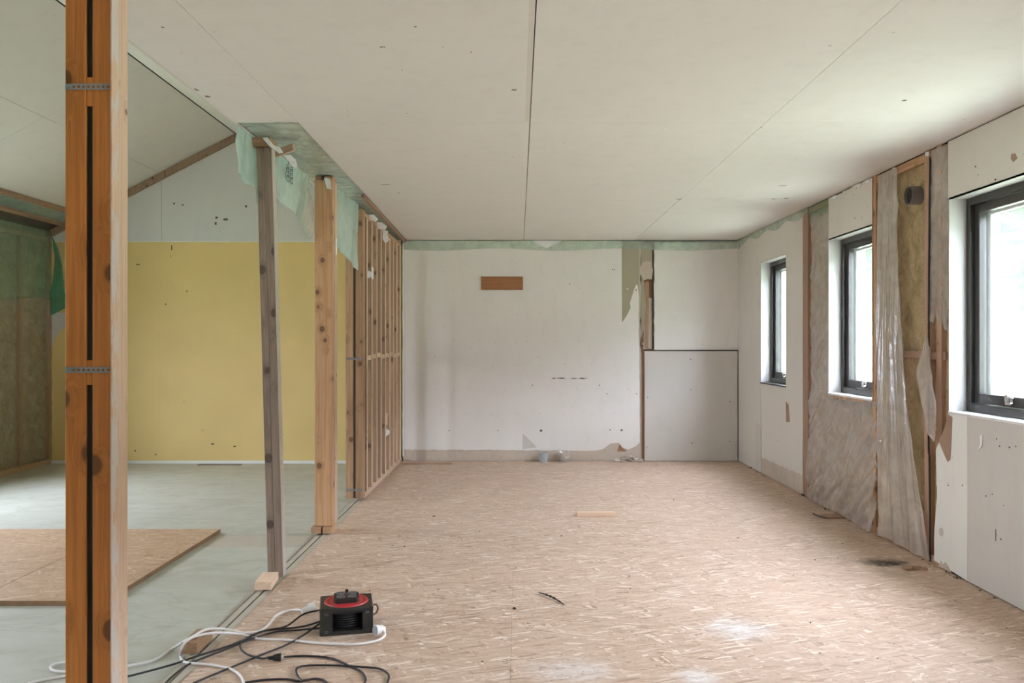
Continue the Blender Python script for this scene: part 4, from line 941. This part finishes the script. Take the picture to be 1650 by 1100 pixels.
for k in range(7):
    pts = [Vector((math.cos(t*.5236)*(.066+.0015*(k % 2)), math.sin(t*.5236)*.066, .026+k*.0105)) for t in range(13)]
    bm = bmesh.new(); addtube(bm, pts, .0048, 8); rk('cord_coil', bm, 'blackcord', True)
cyl('rotor_disc', (0, .002, ch), (0, 0, 1), .097, .095, .004, M['red'], R, 48)
# socket block, a chamfered box with four round sockets
plate('socket_block', 'z', [(-.055, -.030), (-.043, -.048), (.043, -.048), (.055, -.030), (.055, .034), (.043, .052), (-.043, .052), (-.055, .034)], ch+.004, ch+.026, M['blackplastic'], R)
for sxx in (-.025, .025):
    for syy in (-.022, .026):
        k = cyl('socket', (sxx, syy, ch+.0255), (0, 0, 1), .0195, .0195, .0035, M['ductgrey'], R, 24, .86)
        for q in (-.007, .007): cyl('socket_pin', (sxx+q, syy, ch+.0262), (0, 0, 1), .0022, .0022, .0012, M['dark'], k, 8)
cyl('reset_button', (0, .002, ch+.0255), (0, 0, 1), .004, .004, .003, M['red'], R, 10)
box('crank_knob', (-.004, .070, ch+.003), (.010, .083, ch+.030), M['blackplastic'], R, .002)
bm = bmesh.new()
for k in range(28):
    a = math.radians(-40+k*5.0) if k < 14 else math.radians(140+(k-14)*5.0)
    c_ = Vector((math.cos(a)*.080, .002+math.sin(a)*.080, ch+.0045)); addbox(bm, (c_.x-.0022, c_.y-.0012, c_.z-.001), (c_.x+.0022, c_.y+.0012, c_.z+.0003))
setp(rk('disc_print', bm, 'blackcord'), kind='stuff')
for (a, b) in [(-hw+.030, ch-.024), (-hw+.030, .018), (hw-.026, ch-.024), (hw-.026, .018)]:
    bm = bmesh.new(); q = .0065
    addbox(bm, (a-q, -hd-.0012, b-.004), (a+q, -hd+.001, b-.003)); addbox(bm, (a-q, -hd-.0012, b+.003), (a+q, -hd+.001, b+.004))
    addbox(bm, (a-q, -hd-.0012, b-.004), (a-q+.001, -hd+.001, b+.004)); addbox(bm, (a+q-.001, -hd-.0012, b-.004), (a+q, -hd+.001, b+.004)); rk('clip', bm, 'steel')
tube('cord_loop', [(hw-.004, .03, .080), (hw+.018, .035, .082), (hw+.026, .035, .064), (hw+.018, .03, .046), (hw-.004, .02, .040)], .0045, M['tinbrown'], R)

# ---------------------------------------------------------------- cables
def zp(x, y, z=None):
    px, py = 60+x/2.75, 920+y/2.75
    zz = .005 if z is None else z
    X_, Y_ = Fl(px, py, zz)
    if z is None and X_ < -1.36: X_, Y_ = Fl(px, py, ZF+.005); return (X_, Y_, ZF+.005)
    return (X_, Y_, zz)
def cable(name, pts, r, mat, label, lift=0):
    P = []
    for q in pts:
        a = zp(*q); P.append((a[0], a[1], a[2]+lift))
    return setp(tube(name, P, r, M[mat]), label, 'cable')
ca = cable('extension_cable', [(1178, 176, .022), (1120, 176), (1060, 198), (1030, 235), (990, 265), (920, 276), (830, 259, .02), (750, 261, .052), (690, 292, .054), (640, 320, .03), (600, 345), (520, 395), (410, 421), (260, 445), (130, 448), (75, 444), (58, 430), (75, 415), (130, 407), (220, 400)], .0055, 'whitecord', 'white cable from the reel socket end past the timber block to the nearest post', .003)
cb_ = cable('extension_cable', [(1530, 262, .028), (1540, 285, .012), (1500, 310), (1400, 325), (1250, 320), (1100, 305), (980, 300), (900, 280, .015), (790, 274, .05), (700, 290, .056), (660, 312, .05), (638, 345, .02), (635, 380), (660, 405), (760, 415), (850, 432), (900, 465), (918, 510)], .0055, 'whitecord', 'white extension cable from the plug right of the reel curving back to the picture bottom', .001)
cable('extension_cable', [(-40, 498), (0, 487), (60, 476), (130, 464), (200, 455), (290, 470), (340, 500)], .0055, 'whitecord', 'white cable end crossing the green floor left of the nearest post')
cable('reel_cable', [(1262, 225, .03), (1180, 250, .012), (1080, 262), (1000, 272), (920, 308), (898, 340), (925, 372), (990, 392), (1025, 388, .014)], .0042, 'blackcord', 'black cable looping from the reel to the black plug', .006)
cable('reel_cable', [(1095, 380, .012), (1130, 377), (1200, 375), (1300, 385), (1380, 418), (1435, 445), (1455, 478), (1445, 505)], .0042, 'blackcord', 'black cable running right from the black plug to the picture bottom')
cable('reel_cable', [(1262, 180, .05), (1180, 200, .03), (1100, 255, .012), (1000, 276), (880, 330), (700, 390), (580, 430), (410, 475), (300, 498)], .0042, 'blackcord', 'long black cable running from the reel across the gap toward the nearest post', .010)
cable('reel_cable', [(1262, 255, .02), (1150, 265, .01), (1060, 272), (960, 300), (820, 356), (680, 412), (600, 470), (565, 505)], .0042, 'blackcord', 'black cable from the reel running down along the floor gap', .004)
cable('reel_cable', [(1262, 226, .03), (1175, 288, .01), (1100, 330), (1000, 370), (850, 432), (740, 478), (690, 500)], .0042, 'blackcord', 'black cable from the reel crossing below the white cable to the picture bottom', .002)
cable('reel_cable', [(920, 494), (1000, 482), (1100, 478), (1160, 486), (1230, 476), (1270, 484), (1290, 505)], .0042, 'blackcord', 'black cable lying along the picture bottom left of the loops')
cable('reel_cable', [(1172, 492), (1150, 460), (1152, 432), (1200, 421), (1300, 420), (1410, 426), (1510, 434), (1550, 455), (1558, 475), (1548, 505)], .0042, 'blackcord', 'black cable loop in front of the reel at the picture bottom', .003)
# white socket at the left of the reel
a = Vector(zp(1172, 178, .024)); b = Vector(zp(1226, 160, .032)); d_ = (b-a)
e = empty('cable_socket', (a.x, a.y, 0), 'white round cable socket lying against the left side of the reel', 'socket')
kid(cyl('grip', a, d_, .012, .020, d_.length*.62, M['whitecord'], None, 20), e)
kid(cyl('cup', a+d_*.6, d_, .023, .026, d_.length*.45, M['whitecord'], None, 24, .82), e)
kid(cyl('cup_face', a+d_*.99, d_, .017, .017, .001, M['dark'], None, 20), e)
a = Vector(zp(1498, 262, .03)); b = Vector(zp(1530, 256, .028)); d_ = (b-a)
e = empty('cable_plug', (a.x, a.y, 0), 'white angled plug lying against the right side of the reel', 'plug')
kid(cyl('plug_face', a-d_*.1, d_, .019, .021, .012, M['pipegrey'], None, 20), e)
kid(cyl('plug_body', a, d_, .023, .018, d_.length, M['whitecord'], None, 20), e)
kid(cyl('plug_neck', b+Vector((0, 0, .006)), (.3, -.5, -.8), .014, .008, .03, M['whitecord'], None, 14), e)
a = Vector(zp(1022, 385, .014)); b = Vector(zp(1092, 379, .014)); d_ = b-a
e = empty('cable_plug', (a.x, a.y, 0), 'black plug with two pins lying on the floor in front of the reel', 'plug')
kid(cyl('plug_neck', a, d_, .006, .009, d_.length*.35, M['blackcord'], None, 12), e)
kid(cyl('plug_body', a+d_*.33, d_, .011, .017, d_.length*.5, M['blackplastic'], None, 16), e)
for q in (-.006, .010): kid(cyl('pin', a+d_*.83+Vector((0, 0, q)), d_, .0022, .0022, .016, M['chrome'], None, 8), e)

# ---------------------------------------------------------------- outside
bm = bmesh.new()
n = 40
vs = [[bm.verts.new((x, y, -.6 + (max(0, x-12)**1.25*.16 if x > 0 else 0) + .25*noise.noise(Vector((x*.1, y*.1, 0)))*(1 if abs(x) > 6 else 0))) for x in [-60+120*i/n for i in range(n+1)]] for y in [-60+140*j/n for j in range(n+1)]]
for j in range(n):
    for i in range(n): bm.faces.new((vs[j][i], vs[j][i+1], vs[j+1][i+1], vs[j+1][i]))
gr = struct(frommesh('ground', bm, M['grass'], None, True)); gr.data.materials.append(M['forest'])
for p_ in gr.data.polygons:
    if p_.center.x > 20 or p_.center.y > 50: p_.material_index = 1
def tree(x, y, h, seed, label):
    r = random.Random(seed); zb_ = -.6+max(0, x-12)**1.25*.16
    e = empty('tree', (x, y, zb_), label, 'tree', 'trees seen through the right windows')
    bm = bmesh.new(); addtube(bm, [Vector((x, y, zb_-.2)), Vector((x+.1, y, zb_+h*.3)), Vector((x, y+.1, zb_+h*.6))], .2, 10, lambda t: .22*(1-t*.6)); kid(frommesh('trunk', bm, M['bark']), e)
    bm = bmesh.new()
    for k in range(9):
        c_ = Vector((x+r.uniform(-1, 1)*h*.22, y+r.uniform(-1, 1)*h*.22, zb_+h*r.uniform(.35, .9))); rad = h*r.uniform(.15, .24)
        for v in bmesh.ops.create_icosphere(bm, subdivisions=4, radius=rad)['verts']:
            q = v.co.normalized(); v.co = c_+v.co*(1+.5*noise.noise(q*2.5+Vector((k, seed, 0)))+.35*noise.noise(q*8+Vector((seed, k, 0))))
    kid(frommesh('crown', bm, M['leaf'], None, True), e)
tree(17, 21, 7, 1, 'pale leafy tree on the slope seen through the nearest window')
tree(19, 32.5, 8, 2, 'pale leafy tree on the slope seen through the middle window')
tree(19, 43, 8, 3, 'pale leafy tree on the slope seen through the farthest window')
